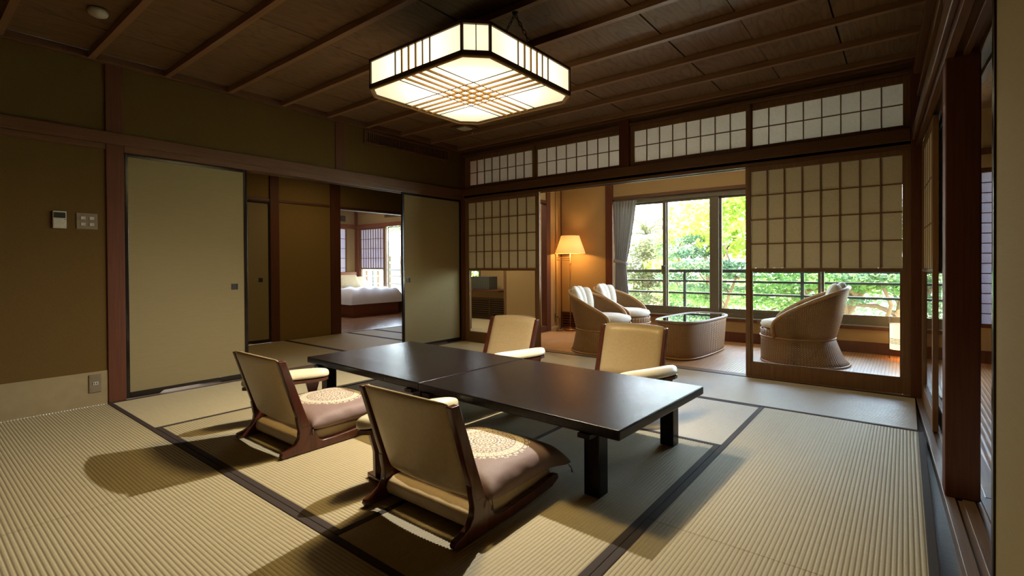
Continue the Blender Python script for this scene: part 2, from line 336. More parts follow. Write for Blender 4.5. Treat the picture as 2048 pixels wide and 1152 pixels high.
def tablemat():
    m = bpy.data.materials.new('dark_lacquered_table'); nt, bs, out = nodes(m); L = nt.links
    bs.inputs['Specular IOR Level'].default_value = 0.16
    v1 = coords(nt, (1.0, 40.0, 1.0)); n1 = N(nt, 'ShaderNodeTexNoise', Scale=8.0, Detail=4.0, Roughness=0.7); L.new(v1, n1.inputs['Vector'])
    v2 = coords(nt, (40.0, 1.0, 1.0)); n2 = N(nt, 'ShaderNodeTexNoise', Scale=8.0, Detail=4.0, Roughness=0.7); L.new(v2, n2.inputs['Vector'])
    v3 = coords(nt); n3 = N(nt, 'ShaderNodeTexNoise', Scale=3.5, Detail=3.0); L.new(v3, n3.inputs['Vector'])
    ad = N(nt, 'ShaderNodeMath', operation='ADD'); L.new(n1.outputs[0], ad.inputs[0]); L.new(n2.outputs[0], ad.inputs[1])
    L.new(mixcol(nt, ramp(nt, ad.outputs[0], 0.8, 1.25), (0.005, 0.004, 0.005), (0.013, 0.010, 0.011)), bs.inputs['Base Color'])
    mr = N(nt, 'ShaderNodeMapRange'); mr.inputs[1].default_value = 0.3; mr.inputs[2].default_value = 0.7; mr.inputs[3].default_value = 0.19; mr.inputs[4].default_value = 0.24; L.new(n3.outputs[0], mr.inputs[0])
    L.new(mr.outputs[0], bs.inputs['Roughness'])
    bump(nt, bs, ad.outputs[0], 0.35, 0.0015)
    return m
M['table'] = tablemat()

# ------------------------------------------------------------------ mesh helpers
class MB:
    def __init__(s): s.v = []; s.f = []; s.uv = None
    def box(s, x0, x1, y0, y1, z0, z1, T=None):
        b = len(s.v)
        P = [(x0, y0, z0), (x1, y0, z0), (x1, y1, z0), (x0, y1, z0), (x0, y0, z1), (x1, y0, z1), (x1, y1, z1), (x0, y1, z1)]
        if T: P = [T(p) for p in P]
        s.v += [tuple(p) for p in P]
        s.f += [tuple(b + i for i in q) for q in ((0, 3, 2, 1), (4, 5, 6, 7), (0, 1, 5, 4), (1, 2, 6, 5), (2, 3, 7, 6), (3, 0, 4, 7))]
        return s
    def prism(s, pts, lo, hi, axis='x', T=None):
        """closed polygon pts (a,b) extruded along axis; axis x: (y,z), y: (x,z), z: (x,y)"""
        n = len(pts); b = len(s.v)
        for h in (lo, hi):
            for a, c in pts:
                p = (h, a, c) if axis == 'x' else ((a, h, c) if axis == 'y' else (a, c, h))
                s.v.append(tuple(T(p)) if T else p)
        s.f.append(tuple(b + i for i in range(n))); s.f.append(tuple(b + n + i for i in reversed(range(n))))
        for i in range(n):
            j = (i + 1) % n; s.f.append((b + i, b + n + i, b + n + j, b + j))
        return s
    def tube(s, path, r, n=8, closed=False, cap=True):
        P = [Vector(p) for p in path]; m = len(P); b = len(s.v)
        rr = r if isinstance(r, (list, tuple)) else [r] * m
        up = Vector((0, 0, 1)); prev = None
        for i, p in enumerate(P):
            if closed: d = P[(i + 1) % m] - P[i - 1]
            else: d = P[min(i + 1, m - 1)] - P[max(i - 1, 0)]
            d.normalize()
            if prev is None:
                a = d.cross(up)
                if a.length < 1e-3: a = d.cross(Vector((1, 0, 0)))
            else: a = prev - d * prev.dot(d)
            a.normalize(); prev = a; c = d.cross(a)
            for k in range(n):
                t = 2 * PI * k / n; q = p + (a * math.cos(t) + c * math.sin(t)) * rr[i]; s.v.append(tuple(q))
        for i in range(m if closed else m - 1):
            j = (i + 1) % m
            for k in range(n):
                l = (k + 1) % n; s.f.append((b + i * n + k, b + j * n + k, b + j * n + l, b + i * n + l))
        if cap and not closed:
            s.f.append(tuple(b + k for k in reversed(range(n)))) ; s.f.append(tuple(b + (m - 1) * n + k for k in range(n)))
        return s
    def lathe(s, prof, n=24, c=(0, 0), sx=1, sy=1, capb=True, capt=True):
        b = len(s.v); m = len(prof)
        for r, z in prof:
            for k in range(n):
                t = 2 * PI * k / n; s.v.append((c[0] + r * sx * math.cos(t), c[1] + r * sy * math.sin(t), z))
        for i in range(m - 1):
            for k in range(n):
                l = (k + 1) % n; s.f.append((b + i * n + k, b + i * n + l, b + (i + 1) * n + l, b + (i + 1) * n + k))
        if capb: s.f.append(tuple(b + k for k in reversed(range(n))))
        if capt: s.f.append(tuple(b + (m - 1) * n + k for k in range(n)))
        return s
    def grid(s, nu, nv, fn, wrap=False):
        """fn(i,j)->point"""
        b = len(s.v)
        for j in range(nv + 1):
            for i in range(nu if wrap else nu + 1): s.v.append(tuple(fn(i, j)))
        w = nu if wrap else nu + 1
        for j in range(nv):
            for i in range(nu):
                i2 = (i + 1) % w if wrap else i + 1
                s.f.append((b + j * w + i, b + j * w + i2, b + (j + 1) * w + i2, b + (j + 1) * w + i))
        return s
    def mesh(s, name, mat, smooth=False, recalc=True):
        me = bpy.data.meshes.new(name); me.from_pydata(s.v, [], s.f)
        if recalc:
            bm = bmesh.new(); bm.from_mesh(me); bmesh.ops.recalc_face_normals(bm, faces=bm.faces); bm.to_mesh(me); bm.free()
        if smooth:
            for p in me.polygons: p.use_smooth = True
        if mat: me.materials.append(mat)
        me.update(); return me
    def obj(s, name, mat, parent=None, loc=(0, 0, 0), rot=(0, 0, 0), smooth=False, bevel=0, seg=2, sub=0, recalc=True):
        o = bpy.data.objects.new(name, s.mesh(name, mat, smooth, recalc)); COL.objects.link(o)
        o.location = loc; o.rotation_euler = rot
        if parent: o.parent = parent
        if bevel:
            b = o.modifiers.new('bevel', 'BEVEL'); b.width = bevel; b.segments = seg; b.limit_method = 'ANGLE'; b.angle_limit = 0.6
            for p in o.data.polygons: p.use_smooth = True
            w = o.modifiers.new('wn', 'WEIGHTED_NORMAL'); w.keep_sharp = False
        if sub:
            b = o.modifiers.new('sub', 'SUBSURF'); b.levels = sub; b.render_levels = sub
        return o
def inst(src_me, name, parent, loc=(0, 0, 0), rot=(0, 0, 0), scale=(1, 1, 1)):
    o = bpy.data.objects.new(name, src_me); COL.objects.link(o); o.location = loc; o.rotation_euler = rot; o.scale = scale
    if parent: o.parent = parent
    return o
def tag(o, label=None, cat=None, group=None, kind=None):
    for k, v in (('label', label), ('category', cat), ('group', group), ('kind', kind)):
        if v: o[k] = v
    return o
def thing(name, label, cat, loc=(0, 0, 0), rz=0.0, group=None, kind=None):
    o = bpy.data.objects.new(name, None); COL.objects.link(o); o.location = loc; o.rotation_euler = (0, 0, rz); o.empty_display_size = 0.1
    return tag(o, label, cat, group, kind)
def copy_tree(o, parent=None):
    c = o.copy(); COL.objects.link(c); c.parent = parent
    for ch in list(o.children): copy_tree(ch, c)
    return c
def B(x0, x1, y0, y1, z0, z1): return MB().box(x0, x1, y0, y1, z0, z1)
def struct(name, mb, mat, label, cat, bevel=0.0, **kw):
    o = mb.obj(name, mat, bevel=bevel, **kw); tag(o, label, cat, kind='structure'); return o
tn = [0]
def trim(x0, x1, y0, y1, z0, z1, mat, label, cat='trim', bevel=0.004, mb=None):
    tn[0] += 1
    return struct('trim_%d' % tn[0], mb or B(x0, x1, y0, y1, z0, z1), mat, label, cat, bevel=bevel)

H = 2.53
# ================================================================== SETTING
# ---- floor and tatami
floor = struct('floor', B(-6.0, 6.4, -6.6, 2.2, -0.12, -0.052), M['sill'], 'subfloor under the tatami mats of the main room', 'floor')
PITCH = 0.0155
_mcache = {}
def tatami_mesh(w, l, mat):
    """w across (local x), l along (local y), ribs run along y; top at z=0"""
    key = (round(w, 3), round(l, 3), mat.name)
    if key in _mcache: return _mcache[key]
    mb = MB(); n = int(round(w / PITCH)); p = w / n
    prof = []
    for i in range(n):
        x = -w / 2 + i * p
        for a, z in ((0.0, -0.0028), (0.16, -0.0006), (0.38, 0.0), (0.66, -0.0001), (0.88, -0.0008)): prof.append((x + a * p, z))
    prof.append((w / 2, -0.0028))
    for y in (-l / 2, l / 2):
        for x, z in prof: mb.v.append((x, y, z))
    m = len(prof)
    for i in range(m - 1): mb.f.append((i, i + 1, m + i + 1, m + i))
    # skirt (own vertices, so the rib normals stay clean)
    for sy in (-1, 1):
        b = len(mb.v); mb.v += [(x_, sy * l / 2, z_) for x_, z_ in prof] + [(w / 2, sy * l / 2, -0.05), (-w / 2, sy * l / 2, -0.05)]
        q = list(range(b, b + m + 2)); mb.f.append(tuple(reversed(q) if sy < 0 else q) if sy > 0 else tuple(reversed(q)))
    for sx in (-1, 1):
        b = len(mb.v); mb.v += [(sx * w / 2, -l / 2, -0.0028), (sx * w / 2, l / 2, -0.0028), (sx * w / 2, l / 2, -0.05), (sx * w / 2, -l / 2, -0.05)]; mb.f.append((b, b + 1, b + 2, b + 3))
    me = mb.mesh('tatami_mat', mat, smooth=False, recalc=False)
    for p_ in me.polygons:
        if p_.index < m - 1: p_.use_smooth = True
    _mcache[key] = me; return me
_bcache = {}
def border_mesh(l, hw=0.029):
    k = round(l, 3)
    if k not in _bcache:
        mb = MB().prism([(-hw / 2, -0.03), (hw / 2, -0.03), (hw / 2, 0.0006), (hw / 2 - 0.003, 0.0014), (-hw / 2 + 0.003, 0.0014), (-hw / 2, 0.0006)], -l / 2, l / 2, 'y')
        _bcache[k] = mb.mesh('border', M['border'])
    return _bcache[k]
def tatami(x0, x1, y0, y1, along, mat=None, ends=True):
    g = 0.0012; x0 += g; x1 -= g; y0 += g; y1 -= g
    mat = mat or M['tatami']
    cx, cyy = (x0 + x1) / 2, (y0 + y1) / 2
    w, l = ((x1 - x0), (y1 - y0)) if along == 'y' else ((y1 - y0), (x1 - x0))
    o = inst(tatami_mesh(w, l, mat), 'tatami_mat', floor, (cx, cyy, 0), (0, 0, 0 if along == 'y' else PI / 2))
    for s in (-1, 1): inst(border_mesh(l), 'border', o, (s * (w / 2 - 0.0147), 0, 0))
    return o
XA, XB, XC, XD = 0.0, 0.97, 1.95, 2.915   # seams
XE, XF = 3.80, 4.655
ys = [0.0, -0.965, -1.93, -2.86, -3.72, -4.62, -5.5]
tatami(XA, 0.93, ys[1], -0.02, 'y'); tatami(0.93, 2.80, ys[1], -0.02, 'x', M['tatami3']); tatami(2.80, XF, ys[1], -0.02, 'x', M['tatami3'])
tatami(XA, XB, ys[3], ys[1], 'y'); tatami(XB, XD, ys[2], ys[1], 'x', M['tatami3'])
tatami(XD - 0.0, XE, ys[2], ys[1], 'x', M['tatami3'])
tatami(XB, XD, ys[3], ys[2], 'x'); tatami(XD, XE, ys[4], ys[2], 'y')
tatami(XE, XF + .03, ys[3] - .04, ys[1] - .01, 'y'); tatami(XE, XF + .06, -4.75, ys[3] - .04, 'y')
tatami(XA, XB, ys[4], ys[3], 'y'); tatami(XB, XD, ys[4], ys[3], 'x')
tatami(XA, XC, ys[5], ys[4], 'x'); tatami(XC, XE, ys[5], ys[4], 'x'); tatami(XA, XC, ys[6], ys[5], 'x'); tatami(XC, XE, ys[6], ys[5], 'x'); tatami(XE, XF + .09, ys[6] - .1, -4.75, 'y')
# hall beyond the sliding doors
for a, b, c, d, al in ((-1.93, -0.06, -2.9, -2.37, 'x'), (-1.93, -0.06, -2.37, -1.42, 'x'), (-1.93, -0.06, -1.42, -0.47, 'x'), (-1.93, -0.06, -0.47, -0.002, 'x'), (-1.93, -0.58, 0.0, 0.62, 'x'), ):
    tatami(a, b, c, d, al, M['tatami2'])
tatami(4.93, 5.9, -3.9, -1.88, 'y')
# veranda and bedroom floors
vf = struct('floor_veranda', B(0.39, 6.35, 0.09, 1.99, -0.05, -0.002), M['bamboo'], 'woven bamboo-strip floor of the window alcove', 'floor')
vf2 = struct('floor_corridor', B(4.87, 6.35, -1.66, 0.088, -0.05, -0.002), M['bamboo'], 'bamboo-strip corridor floor right of the dark post', 'floor')
struct('floor_bedroom', B(-6.0, -1.97, -1.5, 2.05, -0.05, -0.001), M['boards'], 'polished wooden bedroom floor seen through the doorway', 'floor')
struct('floor_nook', B(-1.95, 0.385, 0.72, 1.75, -0.05, 0.055), M['tatami2'], 'raised pale nook floor behind the left shoji glass', 'floor')
struct('floor_nook_front', B(-0.49, 0.385, 0.09, 0.719, -0.05, 0.053), M['tatami2'], 'front strip of the nook floor behind the left shoji door', 'floor')

# ---- ceiling: boards along y, beams along x
ceiling = struct('ceiling', B(-6.0, 6.4, -6.6, 3.4, H + 0.03, H + 0.12), M['ventm'], 'dark cedar board ceiling with cross beams', 'ceiling')
bw = 0.463
bme = B(-bw / 2 + 0.005, bw / 2 - 0.005, -3.3, 3.3, 0, 0.012).mesh('ceiling_board', M['ceil'])
x = 4.245 - bw / 2
k = 0
while x > -0.1:
    inst(bme, 'ceiling_board', ceiling, (x, -3.24, H + (0.004 if k % 2 else 0)), (0, -0.006, 0)); x -= bw; k += 1
inst(bme, 'ceiling_board', ceiling, (4.245 + bw / 2, -3.24, H), (0, 0, 0))
rme = B(-2.36, 2.40, -0.019, 0.019, -0.042, 0.0).mesh('ceiling_beam', M['rafter'])
for k in range(0, 14): inst(rme, 'ceiling_beam', ceiling, (2.32, -0.463 * k - 0.12, H + 0.001))
# moulding round the ceiling
trim(0.0, 0.05, -6.6, 0.0, H - 0.045, H + 0.01, M['beam_y'], 'narrow cornice strip where left wall meets ceiling')
trim(0.0, 4.66, -0.05, 0.0, H - 0.045, H + 0.01, M['beam'], 'narrow cornice strip above the shoji transom wall')
struct('ceiling_corridor', B(4.85, 6.35, -6.5, 1.99, H - 0.02, H), M['ceil'], 'pale board ceiling of the corridor right of the post', 'ceiling')
struct('ceiling_hall', B(-1.95, -0.13, -3.0, 0.0, 2.26, 2.30), M['plaster'], 'plain hall ceiling behind the left sliding doors', 'ceiling')

# ---- left wall x=0
wl_ = MB()
wl_.box(-0.12, 0, -6.6, -3.74, 0, H)                     # solid wall towards the camera
wl_.box(-0.12, 0, -3.74, 0.0, 1.99, H)                   # above the sliding doors
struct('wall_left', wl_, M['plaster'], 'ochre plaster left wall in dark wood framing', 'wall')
struct('baseboard_left', B(0, 0.004, -6.6, -3.745, 0.0, 0.244), M['paper_base'], 'pale paper wainscot strip along foot of left wall', 'baseboard')
trim(-0.13, 0.012, -3.743, -3.634, 0, H, M['post'], 'full height red-brown post between plaster wall and cream sliding door', 'post', 0.006)
trim(-0.12, 0.010, -1.868, -1.763, 1.99, H, M['post'], 'short upper post on the left wall over the doorway', 'post')
trim(0.0, 0.028, -6.6, 0.0, 1.905, 1.992, M['beam_y'], 'long dark rail running along left wall above the doors', 'rail', 0.006)
trim(-0.12, 0.014, -6.6, -3.743, 1.862, 1.905, M['beam_y'], 'lower strip of the rail on the plain left wall', 'rail')
# kamoi with two grooves
km = MB(); km.box(-0.12, -0.10, -3.634, 0, 1.858, 1.99); km.box(-0.064, -0.056, -3.634, 0, 1.858, 1.99); km.box(-0.02, 0.014, -3.634, 0, 1.858, 1.99); km.box(-0.12, 0.0, -3.634, 0, 1.885, 1.99)
trim(0, 0, 0, 0, 0, 0, M['beam_y'], 'grooved head track above the left sliding doors', 'track', 0.002, mb=km)
trim(-0.12, 0.0, -3.634, 0.0, -0.05, 0.002, M['sill_y'], 'wooden floor track under the left sliding doors', 'sill', 0.002)

# ---- fusuma doors (left wall)
dn = [0]; wnn = [0]
def fusuma(x, y0, y1, z1, label, handle_y, th=0.026):
    dn[0] += 1
    d = thing('door_%d' % dn[0], label, 'sliding door', (x, (y0 + y1) / 2, 0.0), 0, kind='structure')
    h = (y1 - y0) / 2; fr = 0.028
    B(-0.007, 0.007, -h + fr, h - fr, 0.045, z1 - fr).obj('paper_panel', M['fusuma'], d)
    B(-th / 2, th / 2, -h, -h + fr, 0.003, z1).obj('stile', M['lacquer'], d, bevel=0.003)
    B(-th / 2, th / 2, h - fr, h, 0.003, z1).obj('stile', M['lacquer'], d, bevel=0.003)
    B(-th / 2, th / 2, -h + fr, h - fr, z1 - fr, z1).obj('top_rail', M['lacquer'], d, bevel=0.002)
    q = h - fr
    MB().prism([(-q, 0.003), (-q * 0.55, 0.003), (-q * 0.48, 0.022), (q * 0.48, 0.022), (q * 0.55, 0.003), (q, 0.003), (q, 0.047), (-q, 0.047)], -th / 2, th / 2, 'x').obj('bottom_rail', M['lacquer'], d, bevel=0.002)
    hy = handle_y - (y0 + y1) / 2
    hd = MB(); a = 0.026
    for (p, q_, r, s_) in ((-a, a, 0.019, a), (-a, a, -a, -0.019), (-a, -0.019, -0.019, 0.019), (0.019, a, -0.019, 0.019)): hd.box(0.006, 0.0105, hy + p, hy + q_, 0.822 + r, 0.822 + s_)
    hd.box(0.006, 0.0078, hy - 0.02, hy + 0.02, 0.802, 0.842)
    hd.obj('door_pull', M['iron'], d)
    return d
fusuma(-0.035, -3.631, -2.735, 1.862, 'wide cream sliding door with black lacquer frame, beside the left post', -2.845)
fusuma(-0.080, -2.85, -2.72, 1.862, 'second cream sliding door hidden behind the wide left one', -2.79)
fusuma(-0.035, -0.985, -0.012, 1.862, 'cream sliding door right of the bedroom doorway, half lit by daylight', -0.90)

# ---- hall wall x=-1.95 with doorway
hw = MB(); hw.box(-2.05, -1.95, -3.0, -0.60, 0, 2.26); hw.box(-2.05, -1.95, -0.6, 1.3, 1.86, 2.26)
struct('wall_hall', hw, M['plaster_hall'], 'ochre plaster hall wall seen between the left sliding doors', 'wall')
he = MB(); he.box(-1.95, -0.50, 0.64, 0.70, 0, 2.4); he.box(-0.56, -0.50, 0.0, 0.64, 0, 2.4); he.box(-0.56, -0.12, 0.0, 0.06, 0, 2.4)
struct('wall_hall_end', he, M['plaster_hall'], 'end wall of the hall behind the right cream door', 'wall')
struct('wall_hall_near', B(-1.95, -0.12, -3.1, -3.0, 0, 2.26), M['plaster'], 'near end wall of the hall behind the wide cream door', 'wall')
trim(-2.06, -1.925, -1.615, -1.497, 0, 2.26, M['post'], 'hall post right of the small cream door', 'post')
trim(-2.06, -1.925, -0.737, -0.582, 0, 2.26, M['post'], 'thick post at the left of the bedroom doorway', 'post')
trim(-1.96, -1.935, -3.0, -1.615, 1.845, 1.885, M['beam_y'], 'thin rail over the small hall door', 'rail')
trim(-1.96, -1.935, -1.497, -0.737, 1.848, 1.88, M['beam_y'], 'thin rail across the plain hall wall', 'rail')
trim(-2.06, -1.935, -0.582, 1.3, 1.835, 1.875, M['beam_y'], 'head rail over the bedroom doorway', 'rail')
fusuma(-1.935, -2.55, -1.617, 1.842, 'narrow-looking cream hall door with black frame and square pull', -1.745)
trim(-2.06, -1.93, -0.582, 1.3, -0.05, 0.004, M['sill_y'], 'threshold board of the bedroom doorway', 'sill')

# ---- bedroom shell
XH = -5.4
bwall = MB()
YB = 2.05
bwall.box(-6.0, -1.95, YB, YB + 0.1, 1.86, 2.8); bwall.box(XH - .1, -5.30, YB, YB + 0.1, 0, 1.86); bwall.box(-3.72, -1.95, YB, YB + 0.1, 0, 1.86); bwall.box(-5.30, -3.72, YB, YB + 0.1, 0, 0.30)
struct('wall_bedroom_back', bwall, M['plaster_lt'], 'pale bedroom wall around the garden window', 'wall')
bh = MB(); bh.box(XH - 0.1, XH, -1.5, 1.15, 0, 2.8); bh.box(XH - 0.1, XH, 1.78, YB, 0, 2.8); bh.box(XH - 0.1, XH, 1.15, 1.78, 0, 0.70); bh.box(XH - 0.1, XH, 1.15, 1.78, 1.86, 2.8)
struct('wall_bedroom_head', bh, M['plaster_lt'], 'pale bedroom wall behind the bed head', 'wall')
struct('wall_bedroom_near', B(-6, -2.0, -1.6, -1.5, 0, 2.8), M['plaster_lt'], 'near bedroom wall out of sight left of the doorway', 'wall')
struct('ceiling_bedroom', B(-6, -2.0, -1.6, 2.1, 2.8, 2.85), M['plaster_lt'], 'pale bedroom ceiling', 'ceiling')
trim(XH, XH + 0.05, YB - 0.05, YB, 0, 2.8, M['bedwood'], 'corner post of the bedroom behind the bed', 'post')
trim(XH, XH + 0.03, -1.5, YB - 0.05, 1.855, 1.945, M['bedwood'], 'rail over the window beside the bed head', 'rail')
trim(XH + 0.05, -1.95, YB - 0.04, YB, 1.845, 1.935, M['bedwood'], 'rail over the bedroom garden window', 'rail')
trim(-5.29, -5.24, YB - 0.03, YB + 0.02, 0.3, 1.845, M['bedwood'], 'left jamb of the bedroom garden window', 'jamb')
trim(-4.37, -4.29, YB - 0.03, YB + 0.02, 0.3, 1.845, M['lattice'], 'light jamb between bedroom shoji and bright window pane', 'jamb')
trim(-3.78, -3.70, YB - 0.03, YB + 0.02, 0.3, 1.845, M['steel'], 'grey right jamb of the bright bedroom window', 'jamb')

# ---- shoji panels -------------------------------------------------
_pc = {}
def pane_mesh(w, h, mat):
    k = (round(w, 4), round(h, 4), mat.name)
    if k not in _pc: _pc[k] = B(-w / 2, w / 2, -0.0006, 0.0006, -h / 2, h / 2).mesh('pane', mat)
    return _pc[k]
def lattice(d, x0, x1, z0, z1, nc, nr, mat, barw=0.0095, mwood=None, depth=0.011, yb=0.0):
    """individual paper panes and the bars between them in the parent's local frame"""
    mwood = mwood or M['lattice']
    cw, ch = (x1 - x0) / nc, (z1 - z0) / nr
    pm = pane_mesh(cw - 0.0006, ch - 0.0006, mat)
    for i in range(nc):
        for j in range(nr): inst(pm, 'pane', d, (x0 + cw * (i + .5), yb + 0.003, z0 + ch * (j + .5)))
    vm = B(-barw / 2, barw / 2, -depth, 0.0055, z0, z1).mesh('bar', mwood)
    for i in range(1, nc): inst(vm, 'vertical_bar', d, (x0 + cw * i, yb, 0))
    hm = B(x0, x1, -depth + 0.0015, 0.0060, -barw / 2, barw / 2).mesh('bar', mwood)
    for j in range(1, nr): inst(hm, 'horizontal_bar', d, (0, yb, z0 + ch * j))
    B(x0 - 0.002, x1 + 0.002, 0.0066, 0.0072, z0 - 0.002, z1 + 0.002)
def rect_frame(d, x0, x1, z0, z1, a, b, c, e, y0, y1, mat, names=('stile', 'stile', 'bottom_rail', 'top_rail')):
    """a,b,c,e widths left,right,bottom,top"""
    B(x0, x0 + a, y0, y1, z0, z1).obj(names[0], mat, d, bevel=0.003)
    B(x1 - b, x1, y0, y1, z0, z1).obj(names[1], mat, d, bevel=0.003)
    B(x0 + a, x1 - b, y0 + .001, y1 - .001, z0, z0 + c).obj(names[2], mat, d, bevel=0.003)
    B(x0 + a, x1 - b, y0 + .001, y1 - .001, z1 - e, z1).obj(names[3], mat, d, bevel=0.003)
def shoji_door(x0, x1, px0, px1, label, yy, nc=8, nr=4, rz=0.0, base=(0, 0)):
    dn[0] += 1
    d = thing('door_%d' % dn[0], label, 'shoji door', (base[0], base[1] + yy, 0), rz, kind='structure')
    rect_frame(d, x0, x1, 0.004, 1.855, px0 - x0, x1 - px1, 0.118, 0.046, -0.016, 0.016, M['lattice'])
    B(px0, px1, -0.015, 0.015, 0.936, 0.959).obj('middle_rail', M['lattice'], d, bevel=0.002)
    lattice(d, px0, px1, 0.959, 1.809, nc, nr, M['shoji'])
    B(px0 + 0.0, px1 - 0.0, -0.002, 0.002, 0.122, 0.936).obj('glass_pane', M['glass'], d)
    # slim bead with the glass
    bd = MB()
    for (a, b, c, e) in ((px0, px0 + 0.014, 0.122, 0.936), (px1 - 0.014, px1, 0.122, 0.936), (px0 + .014, px1 - .014, 0.122, 0.132), (px0 + .014, px1 - .014, 0.928, 0.936)): bd.box(a, b, -0.008, 0.008, c, e)
    bd.obj('glass_bead', M['lattice'], d)
    return d
shoji_door(0.039, 1.235, 0.092, 1.18, 'left shoji door over glass, beside the cream sliding door', 0.020)
shoji_door(3.482, 4.634, 3.524, 4.580, 'right shoji door over glass, framing the lone wicker chair', 0.020)
# doors parked behind them in the second track: stile only shows
# ---- shoji wall y=0
sw = MB(); sw.box(0.0, 4.64, 0.0, 0.03, 2.44, H); sw.box(-0.12, 0.0, 0.0, 0.1, 0, H)
struct('wall_back', sw, M['plaster'], 'narrow ochre plaster strip above the shoji transoms', 'wall')
trim(0.0, 0.04, -0.02, 0.10, 0, H, M['post'], 'slim corner post between left wall and shoji wall', 'post')
trim(4.63, 4.70, -0.03, 0.10, 0, H, M['post'], 'dark corner post right of the right shoji door', 'post')
trim(2.272, 2.383, -0.028, 0.09, 1.99, H, M['post'], 'short post between the second and third transom windows', 'post')
trim(0.04, 4.63, -0.022, 0.08, 2.413, 2.44, M['beam'], 'thin head rail over the transom windows', 'rail')
trim(0.04, 4.63, -0.030, 0.09, 1.905, 2.0, M['beam'], 'long deep lintel beam across the shoji wall', 'beam', 0.006)
tk = MB(); tk.box(0.04, 4.63, -0.018, 0.0, 1.850, 1.905); tk.box(0.04, 4.63, 0.038, 0.046, 1.850, 1.905); tk.box(0.04, 4.63, 0.082, 0.10, 1.850, 1.905); tk.box(0.04, 4.63, -0.018, 0.10, 1.880, 1.905)
trim(0, 0, 0, 0, 0, 0, M['beam'], 'grooved head track under the shoji wall lintel', 'track', 0.0015, mb=tk)
sl = MB(); sl.box(0.04, 4.64, -0.02, 0.095, -0.05, 0.001)
for a in (0.005, 0.05): sl.box(0.04, 4.64, a - 0.003, a + 0.001, 0, 0.004)
trim(0, 0, 0, 0, 0, 0, M['sill'], 'wooden floor sill between tatami and window alcove', 'sill', 0.0015, mb=sl)
# transom windows
def transom(x0, x1, px0, px1, label, y=0.02, nc=8):
    wnn[0] += 1
    d = thing('window_%d' % wnn[0], label, 'transom window', (0, y, 0), kind='structure')
    rect_frame(d, x0, x1, 2.0, 2.413, px0 - x0, x1 - px1, 0.040, 0.056, -0.014, 0.014, M['lattice'])
    lattice(d, px0, px1, 2.040, 2.357, nc, 2, M['shoji_tr'], barw=0.007)
transom(0.04, 1.172, 0.124, 1.139, 'leftmost of the four paper transom windows')
transom(1.160, 2.272, 1.190, 2.255, 'second paper transom window from the left corner', 0.048)
transom(2.383, 3.522, 2.425, 3.485, 'third paper transom window, right of the short post')
transom(3.500, 4.63, 3.532, 4.583, 'rightmost of the four paper transom windows', 0.048)

# ---- right wall, turned by about two degrees as in the room
RA = 0.034
def RT(p):  # (t, s, z): t outward to +x, s towards the camera
    t, s, z = p
    return (4.64 + t * math.cos(RA) + s * math.sin(RA), -s * math.cos(RA) + t * math.sin(RA), z)
def RB(t0, t1, s0, s1, z0, z1): return MB().box(t0, t1, s0, s1, z0, z1, RT)
def rtrim(t0, t1, s0, s1, z0, z1, mat, label, cat='trim', bevel=0.004, mb=None):
    tn[0] += 1
    return struct('trim_%d' % tn[0], mb or RB(t0, t1, s0, s1, z0, z1), mat, label, cat, bevel=bevel)
rs = MB(); rs.box(0.02, 0.225, 0.03, 5.4, -0.05, -0.006, RT)
for a, b in ((0.02, 0.055), (0.078, 0.118), (0.141, 0.225)): rs.box(a, b, 0.03, 5.4, -0.006, 0.002, RT)
rtrim(0, 0, 0, 0, 0, 0, M['sill_y'], 'grooved wooden sill running along the right side of the room', 'sill', 0.0015, rs)
rtrim(0.022, 0.135, 1.845, 1.955, 0.002, H, M['post'], 'big red-brown post at the right of the room', 'post', 0.006)
rl = MB(); rl.box(-0.002, 0.020, 0.03, 5.4, 1.905, 1.995, RT)
rtrim(0, 0, 0, 0, 0, 0, M['beam_y'], 'long rail along the right wall above the openings', 'rail', 0.005, rl)
rk = MB(); 
for a, b in ((0.02, 0.05), (0.078, 0.10), (0.128, 0.15), (0.178, 0.20)): rk.box(a, b, 0.03, 5.4, 1.862, 1.905, RT)
rk.box(0.02, 0.20, 0.03, 5.4, 1.885, 1.92, RT)
rtrim(0, 0, 0, 0, 0, 0, M['beam_y'], 'grooved head track along the right side of the room', 'track', 0.0015, rk)
rw = MB(); rw.box(0.04, 0.16, 0.03, 1.84, 1.92, H, RT); rw.box(0.04, 0.16, 1.96, 5.4, 1.92, H, RT)
struct('wall_right', rw, M['plaster'], 'dark upper right wall above the openings', 'wall')
rtrim(0.015, 0.06, 0.03, 5.4, H - 0.05, H + 0.01, M['beam_y'], 'cornice strip where right wall meets ceiling', 'cornice')
rtrim(-0.0, 0.04, 0.05, 1.84, 2.38, 2.42, M['beam_y'], 'upper rail on the right wall near the corner', 'rail')
for i_, zz in enumerate((2.06, 2.20)):
    rtrim(0.02, 0.045, 0.12, 1.84, zz, zz + 0.03, M['beam_y'], ('lower' if i_ == 0 else 'upper') + ' shelf-like ledge strip above right rail', 'rail')
def right_shoji(t, s0, s1, label):
    dn[0] += 1
    d = thing('door_%d' % dn[0], label, 'shoji door', RT((t, s1, 0)), PI / 2 + RA, kind='structure')
    w = s1 - s0
    rect_frame(d, 0, w, 0.004, 1.862, 0.035, 0.035, 0.118, 0.046, -0.014, 0.014, M['lattice'])
    B(0.035, w - 0.035, -0.013, 0.013, 0.936, 0.959).obj('middle_rail', M['lattice'], d)
    lattice(d, 0.035, w - 0.035, 0.959, 1.816, 5, 3, M['shoji'], yb=0.0)
    B(0.035, w - 0.035, -0.002, 0.002, 0.122, 0.936).obj('glass_pane', M['glass'], d)
right_shoji(0.064, 0.06, 0.94, 'near shoji door folded against the right corner')
right_shoji(0.106, 0.30, 1.22, 'far-track shoji door showing lattice beside the big post')
